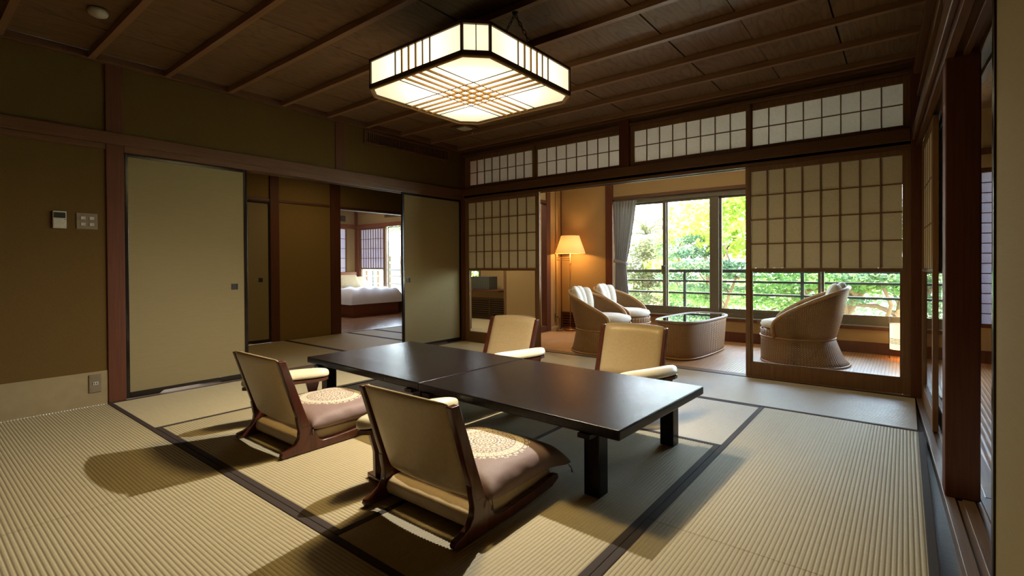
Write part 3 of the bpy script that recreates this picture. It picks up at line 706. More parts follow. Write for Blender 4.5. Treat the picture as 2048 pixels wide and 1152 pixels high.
# near sliding door at the right edge of the picture
dn[0] += 1
nd = thing('door_%d' % dn[0], 'large cream cloth sliding door edge close to camera, far right', 'sliding door', RT((0.064, 4.6, 0)), RA, kind='structure')
B(-0.008, 0.008, -0.87, 1.755, 0.04, 1.83).obj('paper_panel', M['fusuma'], nd)
B(-0.014, 0.014, 1.755, 1.785, 0.004, 1.863).obj('stile', M['lacquer'], nd, bevel=0.003)
B(-0.014, 0.014, -0.87, 1.755, 1.83, 1.863).obj('top_rail', M['lacquer'], nd)
B(-0.014, 0.014, -0.87, 1.755, 0.004, 0.04).obj('bottom_rail', M['lacquer'], nd)
trim(4.86, 6.3, -1.87, -1.665, -0.05, 0.004, M['sill'], 'threshold board between corridor floor and side tatami', 'sill')

# ---- outer wall y=1.97 with the long window
Y = 1.97
ow = MB()
ow.box(-1.95, 1.19, Y, Y + 0.12, 0, H); ow.box(1.19, 5.0, Y, Y + 0.12, 0, 0.262); ow.box(1.19, 5.0, Y, Y + 0.12, 1.975, H)
ow.box(5.0, 5.16, Y, Y + 0.12, 0, H); ow.box(5.16, 5.9, Y, Y + 0.12, 0, 0.35); ow.box(5.16, 5.9, Y, Y + 0.12, 1.93, H); ow.box(5.9, 6.35, Y, Y + 0.12, 0, H)
# leave the small nook window free
ow = MB()
ow.box(-1.95, -1.46, Y, Y + .12, 0, 0.735); ow.box(-1.95, -1.46, Y, Y + .12, 1.0, H); ow.box(-1.46, 1.19, Y, Y + .12, 0, H)
ow.box(1.19, 5.0, Y, Y + 0.12, 0, 0.262); ow.box(1.19, 5.0, Y, Y + 0.12, 1.975, H)
ow.box(5.0, 5.16, Y, Y + 0.12, 0, H); ow.box(5.16, 5.9, Y, Y + 0.12, 0, 0.35); ow.box(5.16, 5.9, Y, Y + 0.12, 1.93, H); ow.box(5.9, 6.35, Y, Y + 0.12, 0, H)
struct('wall_outer', ow, M['plaster_lt'], 'warm plaster outer wall around the long alcove window', 'wall')
struct('wall_corridor_end', B(6.3, 6.4, -6.5, Y, 0, H), M['plaster'], 'side wall of the corridor beyond the right post', 'wall')
struct('wall_camera_side', B(-0.12, 6.4, -6.7, -6.55, -0.12, H + 0.03), M['post'], 'unseen wall behind the camera, kept dark to cut bounced light', 'wall')  # dark material chosen to cut light bounced onto the chair backs
trim(1.08, 1.195, Y - 0.03, Y + 0.02, 0, H, M['post'], 'red-brown post between lamp wall and grey curtain', 'post')
trim(1.195, 5.0, Y - 0.02, Y + 0.02, 1.95, 1.995, M['beam'], 'head board over the long alcove window', 'rail')
trim(1.195, 5.0, Y - 0.045, Y + 0.03, 0.262, 0.30, M['post'], 'red-brown window sill board of the alcove', 'sill', 0.003)
trim(1.20, 5.0, Y - 0.040, Y + 0.02, 0.300, 0.306, M['concrete'], 'thin pale strip on top of the alcove window sill', 'sill', 0.001)
struct('baseboard_outer', B(0.40, 6.3, Y - 0.012, Y, 0.0, 0.125), M['post'], 'brown skirting board under the alcove window', 'baseboard', bevel=0.003)
trim(4.96, 5.02, Y - 0.04, Y + 0.02, 0.3, H, M['post'], 'post at the right end of the alcove window', 'post')
trim(5.0, 6.3, Y - 0.03, Y, 2.06, 2.12, M['post'], 'rail above the corridor shoji window', 'rail')
# sashes
wnn[0] += 1
win = thing('window_%d' % wnn[0], 'long garden window with bronze sashes behind the wicker seats', 'window', (0, Y + 0.06, 0), kind='structure')
B(1.20, 5.0, -0.045, 0.06, 1.885, 1.99).obj('head_frame', M['alu'], win)
B(1.20, 5.0, -0.03, 0.04, 0.306, 0.365).obj('bottom_frame', M['alu'], win)
def sash(x0, x1, yy, z0=0.365, z1=1.885, w=0.045):
    f = B(x0, x0 + w, yy - .015, yy + .015, z0, z1).obj('sash_stile', M['alu'], win, bevel=0.002)
    B(x1 - w, x1, yy - .015, yy + .015, z0, z1).obj('sash_stile', M['alu'], win, bevel=0.002)
    B(x0 + w, x1 - w, yy - .013, yy + .013, z0, z0 + 0.05).obj('sash_bottom', M['alu'], win)
    B(x0 + w, x1 - w, yy - .013, yy + .013, z1 - 0.03, z1).obj('sash_top', M['alu'], win)
    B(x0 + w, x1 - w, yy - .002, yy + .002, z0 + .05, z1 - .03).obj('glass_pane', M['glass'], win)
sash(1.20, 2.00, 0.015); sash(1.94, 2.66, -0.018)
B(2.575, 2.69, -0.035, 0.045, 0.306, 1.95).obj('mullion', M['alu'], win, bevel=0.003)
sash(2.69, 3.86, 0.015, w=0.03); sash(3.80, 4.97, -0.018, w=0.03)
lt = MB(); lt.box(1.93, 1.945, -0.06, -0.03, 0.86, 0.98); lt.box(1.93, 1.975, -0.06, -0.048, 0.965, 0.98)
lt.obj('sash_latch', M['alu'], win)
# corridor shoji window
wnn[0] += 1
cw_ = thing('window_%d' % wnn[0], 'tall narrow shoji window with horizontal bars at corridor end', 'window', (0, Y + 0.03, 0), kind='structure')
rect_frame(cw_, 5.16, 5.9, 0.35, 1.93, 0.03, 0.03, 0.04, 0.045, -0.03, 0.03, M['post'])
lattice(cw_, 5.19, 5.87, 0.39, 1.885, 1, 15, M['shoji_bed'], barw=0.008, mwood=M['post'])
# small nook window
wnn[0] += 1
nw = thing('window_%d' % wnn[0], 'tiny garden window of the nook, seen through the left glass', 'window', (0, Y, 0), kind='structure')
rect_frame(nw, -1.95, -1.46, 0.735, 1.0, 0.03, 0.03, 0.03, 0.03, -0.02, 0.06, M['alu'])
B(-1.92, -1.49, 0.02, 0.024, 0.765, 0.97).obj('glass_pane', M['glass'], nw)
# bedroom windows
wnn[0] += 1
bw_ = thing('window_%d' % wnn[0], 'bedroom shoji window over glass, left of the bright pane', 'window', (0, YB, 0), kind='structure')
rect_frame(bw_, -5.24, -4.37, 0.30, 1.845, 0.03, 0.03, 0.03, 0.03, -0.01, 0.03, M['lattice'])
B(-5.21, -4.40, -0.01, 0.02, 0.92, 0.95).obj('middle_rail', M['lattice'], bw_)
lattice(bw_, -5.21, -4.40, 0.95, 1.815, 9, 4, M['shoji_bed'], mwood=M['lattice'])
B(-5.21, -4.40, 0.01, 0.014, 0.33, 0.92).obj('glass_pane', M['glass'], bw_)
wnn[0] += 1
bw3 = thing('window_%d' % wnn[0], 'bright clear bedroom window pane facing the next wing', 'window', (0, YB, 0), kind='structure')
rect_frame(bw3, -4.29, -3.78, 0.30, 1.845, 0.02, 0.02, 0.03, 0.02, 0.03, 0.06, M['alu'])
B(-4.27, -3.80, 0.04, 0.044, 0.33, 1.825).obj('glass_pane', M['glass'], bw3)
wnn[0] += 1
bw2 = thing('window_%d' % wnn[0], 'bluish shoji window behind the bed head', 'window', (XH, 1.465, 0), -PI / 2, kind='structure')
rect_frame(bw2, -0.315, 0.315, 0.70, 1.86, 0.03, 0.03, 0.03, 0.03, -0.01, 0.03, M['lattice'])
lattice(bw2, -0.285, 0.285, 0.73, 1.83, 4, 5, M['shoji_bed'], mwood=M['lattice'])
bh2 = None
# ---- nook details
trim(-0.70, -0.635, 1.70, 1.97, 0.0, H, M['lattice'], 'upright wooden post in the nook behind the glass', 'post')
trim(-1.95, -0.70, 1.55, 1.97, 0.545, 0.575, M['post'], 'brown shelf board in the nook behind the left glass', 'shelf')
struct('wall_nook', B(-0.635, 0.36, 1.70, 1.75, 0.05, H), M['plaster_lt'], 'plain tan nook wall behind the left shoji glass', 'wall')
struct('wall_nook_left', B(-1.95, -1.90, 0.72, 1.97, 0.0, H), M['plaster_lt'], 'left side wall of the nook', 'wall')
struct('wall_nook_low', B(-1.95, -0.70, 1.90, 1.955, 0.42, 0.545), M['plaster_lt'], 'tan strip between nook shelf and louvre', 'wall')
# lamp alcove wall x=.38
aw = MB(); aw.prism([(0.20, 1.49), (0.392, 1.49), (0.275, Y), (0.20, Y)], 0, H, 'z'); aw.box(0.30, 0.385, 0.10, 1.40, 1.96, H)
struct('wall_alcove_left', aw, M['plaster_lt'], 'narrow tan wall strip left of the floor lamp', 'wall')
trim(0.30, 0.40, 1.385, 1.49, 0, H, M['post'], 'red-lit post at the nook corner left of the lamp', 'post')
trim(0.30, 0.395, 0.10, 1.385, 1.915, 1.96, M['post'], 'head rail of the nook opening', 'rail')
trim(0.31, 0.395, 0.10, 1.385, 0.0, 0.085, M['post'], 'raised kerb at the edge of the nook floor', 'kerb')
trim(0.272, 0.286, Y - 0.02, Y, 0, H, M['post'], 'thin corner strip left of the lamp wall', 'trim', 0)
trim(0.385, 4.7, 0.12, 0.16, 1.93, 2.0, M['post'], 'reddish inner lintel over the alcove opening', 'rail')

# louvre grilles
def louvre(name, label, x0, x1, z0, z1, y, n, mats, split=None):
    d = thing(name, label, 'vent', (0, y, 0))
    B(x0, x1, 0.0, 0.012, z0, z1).obj('back_panel', M['ventm'], d)
    rect_frame(d, x0, x1, z0, z1, 0.02, 0.02, 0.025, 0.025, -0.022, 0.0, mats, ('frame_side', 'frame_side', 'frame_bottom', 'frame_top'))
    if split: B(split - 0.012, split + 0.012, -0.022, 0.0, z0 + .025, z1 - .025).obj('frame_divider', mats, d)
    ph = (z1 - z0 - 0.05) / n
    me = MB().box(x0 + 0.02, x1 - 0.02, -0.016, -0.004, -ph * 0.26, ph * 0.26).mesh('slat', mats)
    for i in range(n): inst(me, 'slat', d, (0, 0, z0 + 0.025 + ph * (i + .5)), (0, 0, 0))
    return d
louvre('floor_louvre', 'wide brown louvred panel low in the nook behind glass', -1.88, -0.72, 0.06, 0.42, 1.93, 8, M['lattice'], -1.20)
louvre('louvre_vent', 'small brown louvred vent at floor behind the floor lamp', 0.30, 0.82, 0.0, 0.25, Y - 0.012, 5, M['post'], 0.64)

# ================================================================== THINGS
# ---- hanging lamp
def octo(h, c): return [(-h + c, -h), (h - c, -h), (h, -h + c), (h, h - c), (h - c, h), (-h + c, h), (-h, h - c), (-h, -h + c)]
LX, LY, LZ0, LZ1 = 2.49, -2.485, 2.05, 2.215
lamp = thing('pendant_lamp', 'large square paper ceiling lamp with clipped corners, hanging over the table', 'ceiling lamp', (LX, LY, 0))
Hh, Cc = 0.480, 0.10
def rail_oct(z0, z1, h, c, w):
    mb = MB(); a = octo(h, c); b = octo(h - w, c - w * 0.41)
    n = 8
    for z in (z0, z1):
        for p in a: mb.v.append((p[0], p[1], z))
        for p in b: mb.v.append((p[0], p[1], z))
    for i in range(8):
        j = (i + 1) % 8
        mb.f += [(i, j, 16 + j, 16 + i), (8 + j, 8 + i, 24 + i, 24 + j), (i, 8 + i, 8 + j, j), (16 + i, 16 + j, 24 + j, 24 + i)]
    return mb
rail_oct(LZ0 - 0.004, LZ0 + 0.020, Hh, Cc, 0.022).obj('bottom_frame', M['slat_dark'], lamp)
rail_oct(LZ0 - 0.010, LZ0 - 0.004, Hh - 0.004, Cc, 0.014).obj('bottom_bead', M['slat'], lamp)
rail_oct(LZ1 - 0.012, LZ1 + 0.004, Hh, Cc, 0.016).obj('top_frame', M['slat_dark'], lamp)
MB().prism(octo(Hh - 0.018, Cc - 0.006), -0.002, 0.002, 'z').obj('bottom_paper', M['lamp_bottom'], lamp, loc=(0, 0, LZ0 + 0.010))
MB().prism(octo(Hh - 0.018, Cc - 0.006), LZ1 - 0.004, LZ1, 'z').obj('top_board', M['slat_dark'], lamp)
oc = octo(Hh - 0.012, Cc)
for i in range(8):
    a, b = oc[i], oc[(i + 1) % 8]; L_ = math.hypot(b[0] - a[0], b[1] - a[1])
    ang = math.atan2(b[1] - a[1], b[0] - a[0])
    mb = B(-L_ / 2, L_ / 2, -0.002, 0.002, -0.067, 0.067)
    pp = mb.obj('side_paper', M['lamp_side'] if i % 2 == 0 else M['lamp_corner'], lamp, loc=((a[0] + b[0]) / 2, (a[1] + b[1]) / 2, (LZ0 + LZ1) / 2 + 0.003), rot=(0, 0, ang))
    offs = [(-.145, 0.003, M['slat_dark']), (-.088, .006, M['slat']), (-.030, .006, M['slat']), (.028, .006, M['slat']), (.083, .003, M['slat_dark']), (.14, .003, M['slat_dark'])] if i % 2 == 0 else [(0.0, .003, M['slat_dark'])]
    for o_, hw_, mt in offs: B(o_ - hw_ / 1.3, o_ + hw_ / 1.3, -0.010, -0.002, -0.072, 0.068).obj('slat', mt, pp)
for p in octo(Hh - 0.006, Cc): B(p[0] - 0.006, p[0] + 0.006, p[1] - 0.006, p[1] + 0.006, LZ0, LZ1).obj('corner_post', M['slat_dark'], lamp)
for o_, hw_, dd in [(-.150, .0022, 0.004), (-.092, .0040, .011), (-.030, .0040, .011), (.030, .0040, .011), (.090, .0040, .011), (.150, .0022, .004)]:
    mt = M['slat'] if dd > 0.01 else M['slat_dark']
    B(o_ - hw_, o_ + hw_, -Hh + 0.02, Hh - 0.02, LZ0 + 0.006 - dd, LZ0 + 0.006).obj('bottom_slat', mt, lamp)
    B(-Hh + 0.02, Hh - 0.02, o_ - hw_, o_ + hw_, LZ0 + 0.0045 - dd, LZ0 + 0.0045).obj('bottom_slat', mt, lamp)
def chain(p0, p1, parent):
    mb = MB(); P0, P1 = Vector(p0), Vector(p1); L_ = (P1 - P0).length; n = int(L_ / 0.026); d = (P1 - P0).normalized()
    a = d.cross(Vector((0, 0, 1))).normalized(); c = d.cross(a)
    for i in range(n):
        ctr = P0 + d * (i + .5) * L_ / n; s_ = a if i % 2 else c
        mb.tube([ctr + d * 0.017 * math.cos(t) + s_ * 0.008 * math.sin(t) for t in [2 * PI * k / 10 for k in range(10)]], 0.0022, 5, closed=True)
    return mb.obj('chain', M['iron'], parent)
for sx in (1, -1):
    hk = MB().lathe([(0.004, -0.055), (0.016, -0.05), (0.022, -0.035), (0.020, -0.02), (0.024, -0.008), (0.026, 0.0)], 14).obj('ceiling_hook', M['iron'], lamp, loc=(sx * 0.30, 0.055, H), smooth=True)
    chain((sx * 0.30, 0.055, H - 0.05), (sx * 0.30 - 0.17, 0.02, LZ1 + 0.004), lamp)
    chain((sx * 0.30, 0.055, H - 0.05), (sx * 0.30 + 0.10 * sx, 0.14, LZ1 + 0.004), lamp)

# ---- small fittings
sd = MB().lathe([(0.05, 0.0), (0.05, -0.018), (0.043, -0.032), (0.022, -0.042), (0.004, -0.044)], 24, capb=True).obj('smoke_detector', M['plastic'], loc=(0.83, -3.95, H), smooth=True)
tag(sd, 'round cream smoke detector on the dark ceiling, upper left', 'smoke detector')
cs = thing('ceiling_speaker', 'small square white ceiling fitting with pull bead near back corner', 'ceiling fitting', (0.76, -0.745, H))
B(-0.11, 0.11, -0.11, 0.11, -0.010, 0).obj('back_plate', M['beam'], cs, bevel=0.003)
B(-0.065, 0.065, -0.065, 0.065, -0.022, -0.008).obj('cover', M['plastic'], cs, bevel=0.004)
MB().tube([(0.09, 0.03, 0), (0.09, 0.03, -0.06)], 0.0012, 5).obj('pull_cord', M['cordm'], cs)
MB().lathe([(0.002, -0.085), (0.007, -0.08), (0.006, -0.068), (0.002, -0.06)], 10).obj('pull_bead', M['plastic'], cs, loc=(0.09, 0.03, 0))
vt = thing('wall_vent', 'long dark slotted air vent high on the left wall', 'vent', (0.0, 0, 0))
B(0.0, 0.004, -1.50, -0.29, 2.345, 2.455).obj('back_panel', M['ventm'], vt)
for (a, b, c, d_) in ((-1.526, -1.50, 2.327, 2.467), (-0.29, -0.262, 2.327, 2.467), (-1.50, -0.29, 2.327, 2.347), (-1.50, -0.29, 2.450, 2.467)): B(0.0, 0.02, a, b, c, d_).obj('frame', M['beam_y'], vt)
fm = B(0.004, 0.014, -0.006, 0.006, 2.347, 2.45).mesh('slat', M['beam_y'])
for i in range(44): inst(fm, 'slat', vt, (0, -1.486 + i * 0.0274, 0))
th = thing('thermostat', 'ivory wall remote with dark display, left of the switch plate', 'wall control', (0.0, -4.0, 1.33))
B(0, 0.018, -0.036, 0.036, -0.060, 0.060).obj('body', M['plastic'], th, bevel=0.004)
B(0.0175, 0.0190, -0.031, 0.031, 0.012, 0.050).obj('display', M['screen'], th)
B(0.0175, 0.0195, -0.031, 0.031, -0.052, 0.000).obj('flap', M['plastic'], th, bevel=0.001)
B(0.0175, 0.0188, 0.026, 0.031, -0.012, 0.006).obj('button', M['screen'], th)
sp_ = thing('switch_plate', 'brown metal plate with four small switches beside the post', 'light switch', (0.0, -3.851, 1.329))
B(0, 0.006, -0.059, 0.059, -0.058, 0.058).obj('plate', M['plastic_br'], sp_, bevel=0.003)
for a in (-0.022, 0.026):
    for b in (-0.022, 0.022):
        q = B(0.005, 0.010, a - 0.013, a + 0.013, b - 0.010, b + 0.010).obj('switch', M['plastic'], sp_, bevel=0.001)
        B(0.0098, 0.0105, a + 0.005, a + 0.008, b - 0.002, b + 0.002).obj('pilot_lamp', M['screen'], q)
ot = thing('wall_outlet', 'brown metal wall outlet low beside the left post', 'power outlet', (0.004, -3.817, 0.160))
B(0, 0.007, -0.036, 0.036, -0.065, 0.065).obj('plate', M['plastic_br'], ot, bevel=0.003)
q = B(0.006, 0.010, -0.014, 0.016, -0.010, 0.012).obj('socket', M['plastic'], ot)
for a in (-0.007, 0.006): B(0.0095, 0.0105, a - 0.002, a + 0.003, -0.005, 0.007).obj('slot', M['screen'], q)
ot2 = thing('wall_outlet', 'metal wall outlet left of the floor lamp with cord plugged in', 'power outlet', (0.345, 1.70, 0.185), 0.24)
B(0, 0.006, -0.05, 0.05, -0.06, 0.06).obj('plate', M['steel'], ot2, bevel=0.002)
for a in (-0.02, 0.02): B(0.005, 0.008, a - 0.009, a + 0.009, -0.015, 0.02).obj('socket', M['screen'], ot2)
B(0.006, 0.03, 0.012, 0.030, -0.008, 0.012).obj('plug', M['cordm'], ot2)
sw2 = thing('wall_switch', 'small ivory wall switch behind the floor lamp shade', 'light switch', (0.338, 1.72, 1.27), 0.24)
B(0, 0.006, -0.04, 0.04, -0.055, 0.055).obj('plate', M['plastic'], sw2, bevel=0.002)
B(0.005, 0.010, -0.012, 0.012, -0.03, 0.03).obj('switch', M['plastic_br'], sw2)
ac = louvre('bedroom_air_vent', 'slatted air vent above the bright bedroom window', -4.33, -3.70, 2.05, 2.20, YB - 0.002, 4, M['lattice'])
hv = thing('small_wall_vent', 'small square grille high on wall behind the bed', 'vent', (XH, 1.66, 2.07))
B(0.0, 0.01, -0.10, 0.10, -0.07, 0.07).obj('back_panel', M['ventm'], hv)
for i in range(5): B(0.0, 0.018, -0.10, 0.10, -0.07 + i * 0.031, -0.055 + i * 0.031).obj('slat', M['plastic_br'], hv)
ns = tag(B(-1.37, -0.96, 1.62, 1.85, 0.577, 0.80).obj('storage_box', M['greybox'], bevel=0.006), 'ribbed dark grey box on the nook shelf behind the left glass', 'box')

# ---- low table (two halves)
def low_table(cx, cyy, L_, W_, label, seam):
    t = thing('low_table', label, 'low table', (cx, cyy, 0), -0.038, 'lacquered table halves pushed together')
    B(-L_ / 2, L_ / 2, -W_ / 2, W_ / 2, 0.286, 0.33).obj('tabletop', M['table'], t, bevel=0.007, seg=3)
    for sy in (-1, 1): B(-L_ / 2 + 0.10, L_ / 2 - 0.10, sy * (W_ / 2 - 0.14) - 0.012, sy * (W_ / 2 - 0.14) + 0.012, 0.248, 0.287).obj('apron', M['table'], t)
    for sx in (-1, 1): B(sx * (L_ / 2 - 0.16) - 0.012, sx * (L_ / 2 - 0.16) + 0.012, -W_ / 2 + 0.15, W_ / 2 - 0.15, 0.256, 0.287).obj('apron', M['table'], t)
    for sx in (-1, 1):
        for sy in (-1, 1):
            x_ = sx * (L_ / 2 - (0.16 if sx != seam else 0.08)); y_ = sy * (W_ / 2 - 0.085)
            B(x_ - 0.038, x_ + 0.038, y_ - 0.038, y_ + 0.038, 0.001, 0.288).obj('leg', M['table'], t, bevel=0.004)
            B(x_ - 0.03, x_ + 0.03, y_ - 0.10, y_ + 0.10, 0.268, 0.287).obj('corner_block', M['table'], t)
    return t
low_table(1.793, -2.372, 1.292, 0.952, 'left half of the low black lacquer table, towards the sliding doors', 1)
low_table(3.080, -2.430, 1.268, 0.950, 'right half of the low black lacquer table, nearest the window alcove', -1)

# ---- floor chairs
def back_y(z): return 0.155 - (z - 0.05) * 0.335 + 0.10 * max(0, 0.30 - z) ** 2
def make_chair(label, loc, rz, group):
    c = thing('floor_chair', label, 'legless chair', loc, rz, group)
    for s in (-1, 1):
        x0, x1 = (s * 0.272, s * 0.243) if s < 0 else (0.243, 0.272)
        rail = [(0.0, 0.003), (-0.008, 0.016), (-0.002, 0.032), (0.035, 0.040), (0.070, 0.058), (0.088, 0.085), (0.092, 0.12), (0.082, 0.17), (0.078, 0.20), (0.118, 0.20), (0.140, 0.155), (0.172, 0.118), (0.192, 0.085), (0.205, 0.055), (0.225, 0.044), (0.30, 0.042), (0.50, 0.056), (0.61, 0.068), (0.645, 0.062), (0.652, 0.040), (0.60, 0.018), (0.40, 0.004), (0.15, 0.003), (0.06, 0.004)]
        MB().prism(rail, x0, x1, 'x').obj('side_rail', M['redwood'], c, bevel=0.004)
        up = []; xi = (x0 + s * -0.0015, x1 + s * 0.0015) if s < 0 else (x0 - 0.0015, x1 + 0.0015)
        for z in (0.14, 0.2, 0.3, 0.4, 0.495, 0.508): up.append((back_y(z) - 0.028 + (z * 0.012), z))
        for z in (0.510, 0.495, 0.4, 0.3, 0.2, 0.14): up.append((back_y(z) + 0.030 - z * 0.020, z))
        us = MB().prism(up, min(xi), max(xi), 'x').obj('upright', M['redwood'], c, bevel=0.005)
        MB().tube([(s * 0.2425, 0.115, 0.155), (s * 0.2405, 0.115, 0.155)], 0.006, 8).obj('screw', M['cordm'], us)
    # backrest: curved padded panel
    nu, nv = 12, 14
    mb = MB()
    def pt(i, j, side):
        u = -1 + 2 * i / nu; v = j / nv; x = u * 0.246; z = 0.135 + v * 0.383
        bow = -0.022 * (1 - u * u)                        # concave in plan
        e = max(0.0, 1 - abs(u)) ; pad = 0.020 * (min(1, e / 0.12)) ** 0.5 * min(1, (1 - v) / 0.05 + 0.02) ** 0.5 * min(1, v / 0.05 + 0.05) ** 0.5
        roll = -0.010 * max(0, (v - 0.86) / 0.14) ** 2
        z += 0.010 * (1 - u * u) * v
        return (x, back_y(z) + bow + roll + side * (0.006 + pad), z)
    ring = MB()
    mb.grid(nu, nv, lambda i, j: pt(i, j, 1)); b = len(mb.v); mb.grid(nu, nv, lambda i, j: pt(i, j, -1))
    w = nu + 1
    for i in range(nu): mb.f += [(i, i + 1, b + i + 1, b + i), (nv * w + i, nv * w + i + 1, b + nv * w + i + 1, b + nv * w + i)]
    for j in range(nv): mb.f += [(j * w, (j + 1) * w, b + (j + 1) * w, b + j * w), (j * w + nu, (j + 1) * w + nu, b + (j + 1) * w + nu, b + j * w + nu)]
    mb.obj('backrest', M['leather'], c, smooth=True, sub=1)
    # seat base with rounded rear roll
    sp2 = [(0.10, 0.030), (0.092, 0.055), (0.10, 0.082), (0.13, 0.096), (0.20, 0.098), (0.58, 0.088), (0.625, 0.078), (0.635, 0.060), (0.60, 0.028), (0.30, 0.012), (0.14, 0.016)]
    MB().prism(sp2, -0.242, 0.242, 'x').obj('seat_base', M['leather'], c, bevel=0.008, seg=3)
    return c
GC = 'legless chairs around the low table'
CH = [('legless cream chair at near left corner of table, back to camera, cushion on it', (1.815, -3.492, 0), 0.0),
      ('nearest legless cream chair, large in the foreground, with back to camera', (3.10, -3.528, 0), 0.0),
      ('legless cream chair facing camera behind left half of table', (1.755, -1.135, 0), PI + 0.0),
      ('legless cream chair facing camera behind right half of table', (2.905, -1.062, 0), PI + 0.05)]
ch0 = make_chair(*CH[0], GC)
for lb, lc, rz in CH[1:]:
    c = copy_tree(ch0); c.location = lc; c.rotation_euler = (0, 0, rz); c['label'] = lb

# ---- floor cushions with medallion
def make_zabuton(label, loc, rz):
    z = thing('floor_cushion', label, 'cushion', loc, rz, 'printed floor cushions')
    n = 26; mb = MB(); a = 0.288
    def pt(i, j, s):
        u, v = -1 + 2 * i / n, -1 + 2 * j / n
        ex = 1 - 0.035 * (1 - v * v) * abs(u) ** 3; ey = 1 - 0.035 * (1 - u * u) * abs(v) ** 3
        t = ((1 - u ** 6) * (1 - v ** 6)); t = max(t, 0) ** 0.42
        h = 0.050 * t
        wr = 0.0022 * math.sin(u * 17 + v * 3) * (abs(v) ** 4) * t + 0.0022 * math.sin(v * 15 + u * 4) * (abs(u) ** 4) * t
        zz = s * h + (0.010 * (1 - u * u) * (1 - v * v) + wr * 2 if s > 0 else 0) - 0.045 * max(0.0, (v - 0.45) / 0.55) ** 1.6 - 0.018 * abs(u) ** 4
        return (u * a * ex, v * a * ey, zz)
    mb.grid(n, n, lambda i, j: pt(i, j, 1)); b = len(mb.v); mb.grid(n, n, lambda i, j: pt(i, j, -1))
    o = mb.obj('cover', M['cushion'], z, smooth=True)
    bm = bmesh.new(); bm.from_mesh(o.data); bmesh.ops.remove_doubles(bm, verts=bm.verts, dist=0.0015); bmesh.ops.recalc_face_normals(bm, faces=bm.faces); bm.to_mesh(o.data); bm.free()
    for p in o.data.polygons: p.use_smooth = True
    s_ = o.modifiers.new('sub', 'SUBSURF'); s_.levels = 1; s_.render_levels = 1
    for sx in (-1, 1):
        for sy in (-1, 1):
            mb = MB()
            for k_ in range(4): mb.tube([(sx * a * .93, sy * a * .93, -0.020 - (0.045 if sy > 0 else 0)), (sx * (a - 0.008 + k_ * .001), sy * (a - 0.010), -0.035 - k_ * .003 - (0.045 if sy > 0 else 0)), (sx * (a - 0.010 + 0.003 * k_), sy * (a - 0.006), -0.060 - (0.045 if sy > 0 else 0))], 0.0012, 5)
            mb.obj('tassel', M['tassel'], z)
    return z
za = make_zabuton('mauve cushion with cream lace medallion on the farther left chair', (1.815, -3.492 + 0.440, 0.148), 0.0)
zb = copy_tree(za); zb.location = (3.110, -3.528 + 0.450, 0.148); zb['label'] = 'mauve cushion with cream lace medallion on the nearest foreground chair'

# ---- free-standing armrests (kyosoku)
def make_arm(label, p0, p1, bulge=0.03):
    P0, P1 = Vector((p0[0], p0[1], 0)), Vector((p1[0], p1[1], 0)); mid = (P0 + P1) / 2; d = P1 - P0; L_ = d.length
    t = thing('armrest', label, 'armrest', tuple(mid), math.atan2(d.y, d.x), 'padded armrests beside the chairs')
    def ctr(u): return Vector((u * L_ / 2, bulge * (1 - u * u) - bulge * 0.5, 0))
    mb = MB(); n, m = 22, 14
    for i in range(n + 1):
        u = -1 + 2 * i / n; c = ctr(u * 0.995); q = (1 - abs(u) ** 4.5) ** 0.5 if abs(u) < 1 else 0.0; q = max(q, 0.10)
        for k_ in range(m):
            a = 2 * PI * k_ / m
            z = math.sin(a); yy = math.cos(a)
            zz = (0.050 * z if z > 0 else 0.016 * z) * (0.55 + 0.45 * q)
            mb.v.append((c.x, c.y + yy * 0.066 * q, 0.275 + zz))
    for i in range(n):
        for k_ in range(m):
            l = (k_ + 1) % m; mb.f.append((i * m + k_, (i + 1) * m + k_, (i + 1) * m + l, i * m + l))
    mb.f.append(tuple(range(m))); mb.f.append(tuple(n * m + k_ for k_ in reversed(range(m))))
    mb.obj('arm_pad', M['leather_lt'], t, smooth=True, sub=1)
    pts = []
    for i in range(13):
        u = -1 + i / 6; c = ctr(u * 0.97); pts.append((c.x, c.y + 0.058 * (1 - abs(u) ** 5) ** 0.5 + 0.002))
    for i in range(12, -1, -1):
        u = -1 + i / 6; c = ctr(u * 0.97); pts.append((c.x, c.y - 0.058 * (1 - abs(u) ** 5) ** 0.5 - 0.002))
    MB().prism(pts, 0.240, 0.259, 'z').obj('under_board', M['redwood'], t)
    for s in (-1, 1):
        x_ = s * L_ * 0.30; c = ctr(s * 0.6)
        MB().prism([(x_ - 0.045, 0.242), (x_ + 0.045, 0.242), (x_ + 0.018, 0.14), (x_ + 0.016, 0.022), (x_ - 0.016, 0.022), (x_ - 0.018, 0.14)], c.y - 0.013, c.y + 0.013, 'y').obj('leg', M['redwood'], t, bevel=0.002)
        B(x_ - 0.018, x_ + 0.018, c.y - 0.070, c.y + 0.070, 0.001, 0.024).obj('foot', M['redwood'], t, bevel=0.004)
    return t
make_arm('ivory padded armrest left of the farther left chair', (1.405, -3.41), (1.545, -2.90), 0.03)
make_arm('ivory padded armrest between the two near chairs', (2.655, -3.45), (2.755, -2.90), 0.03)
make_arm('ivory padded armrest right of the chair behind left table half', (2.26, -1.36), (2.12, -1.87), 0.03)
make_arm('ivory padded armrest right of the chair behind right table half', (3.385, -1.42), (3.20, -1.93), 0.03)

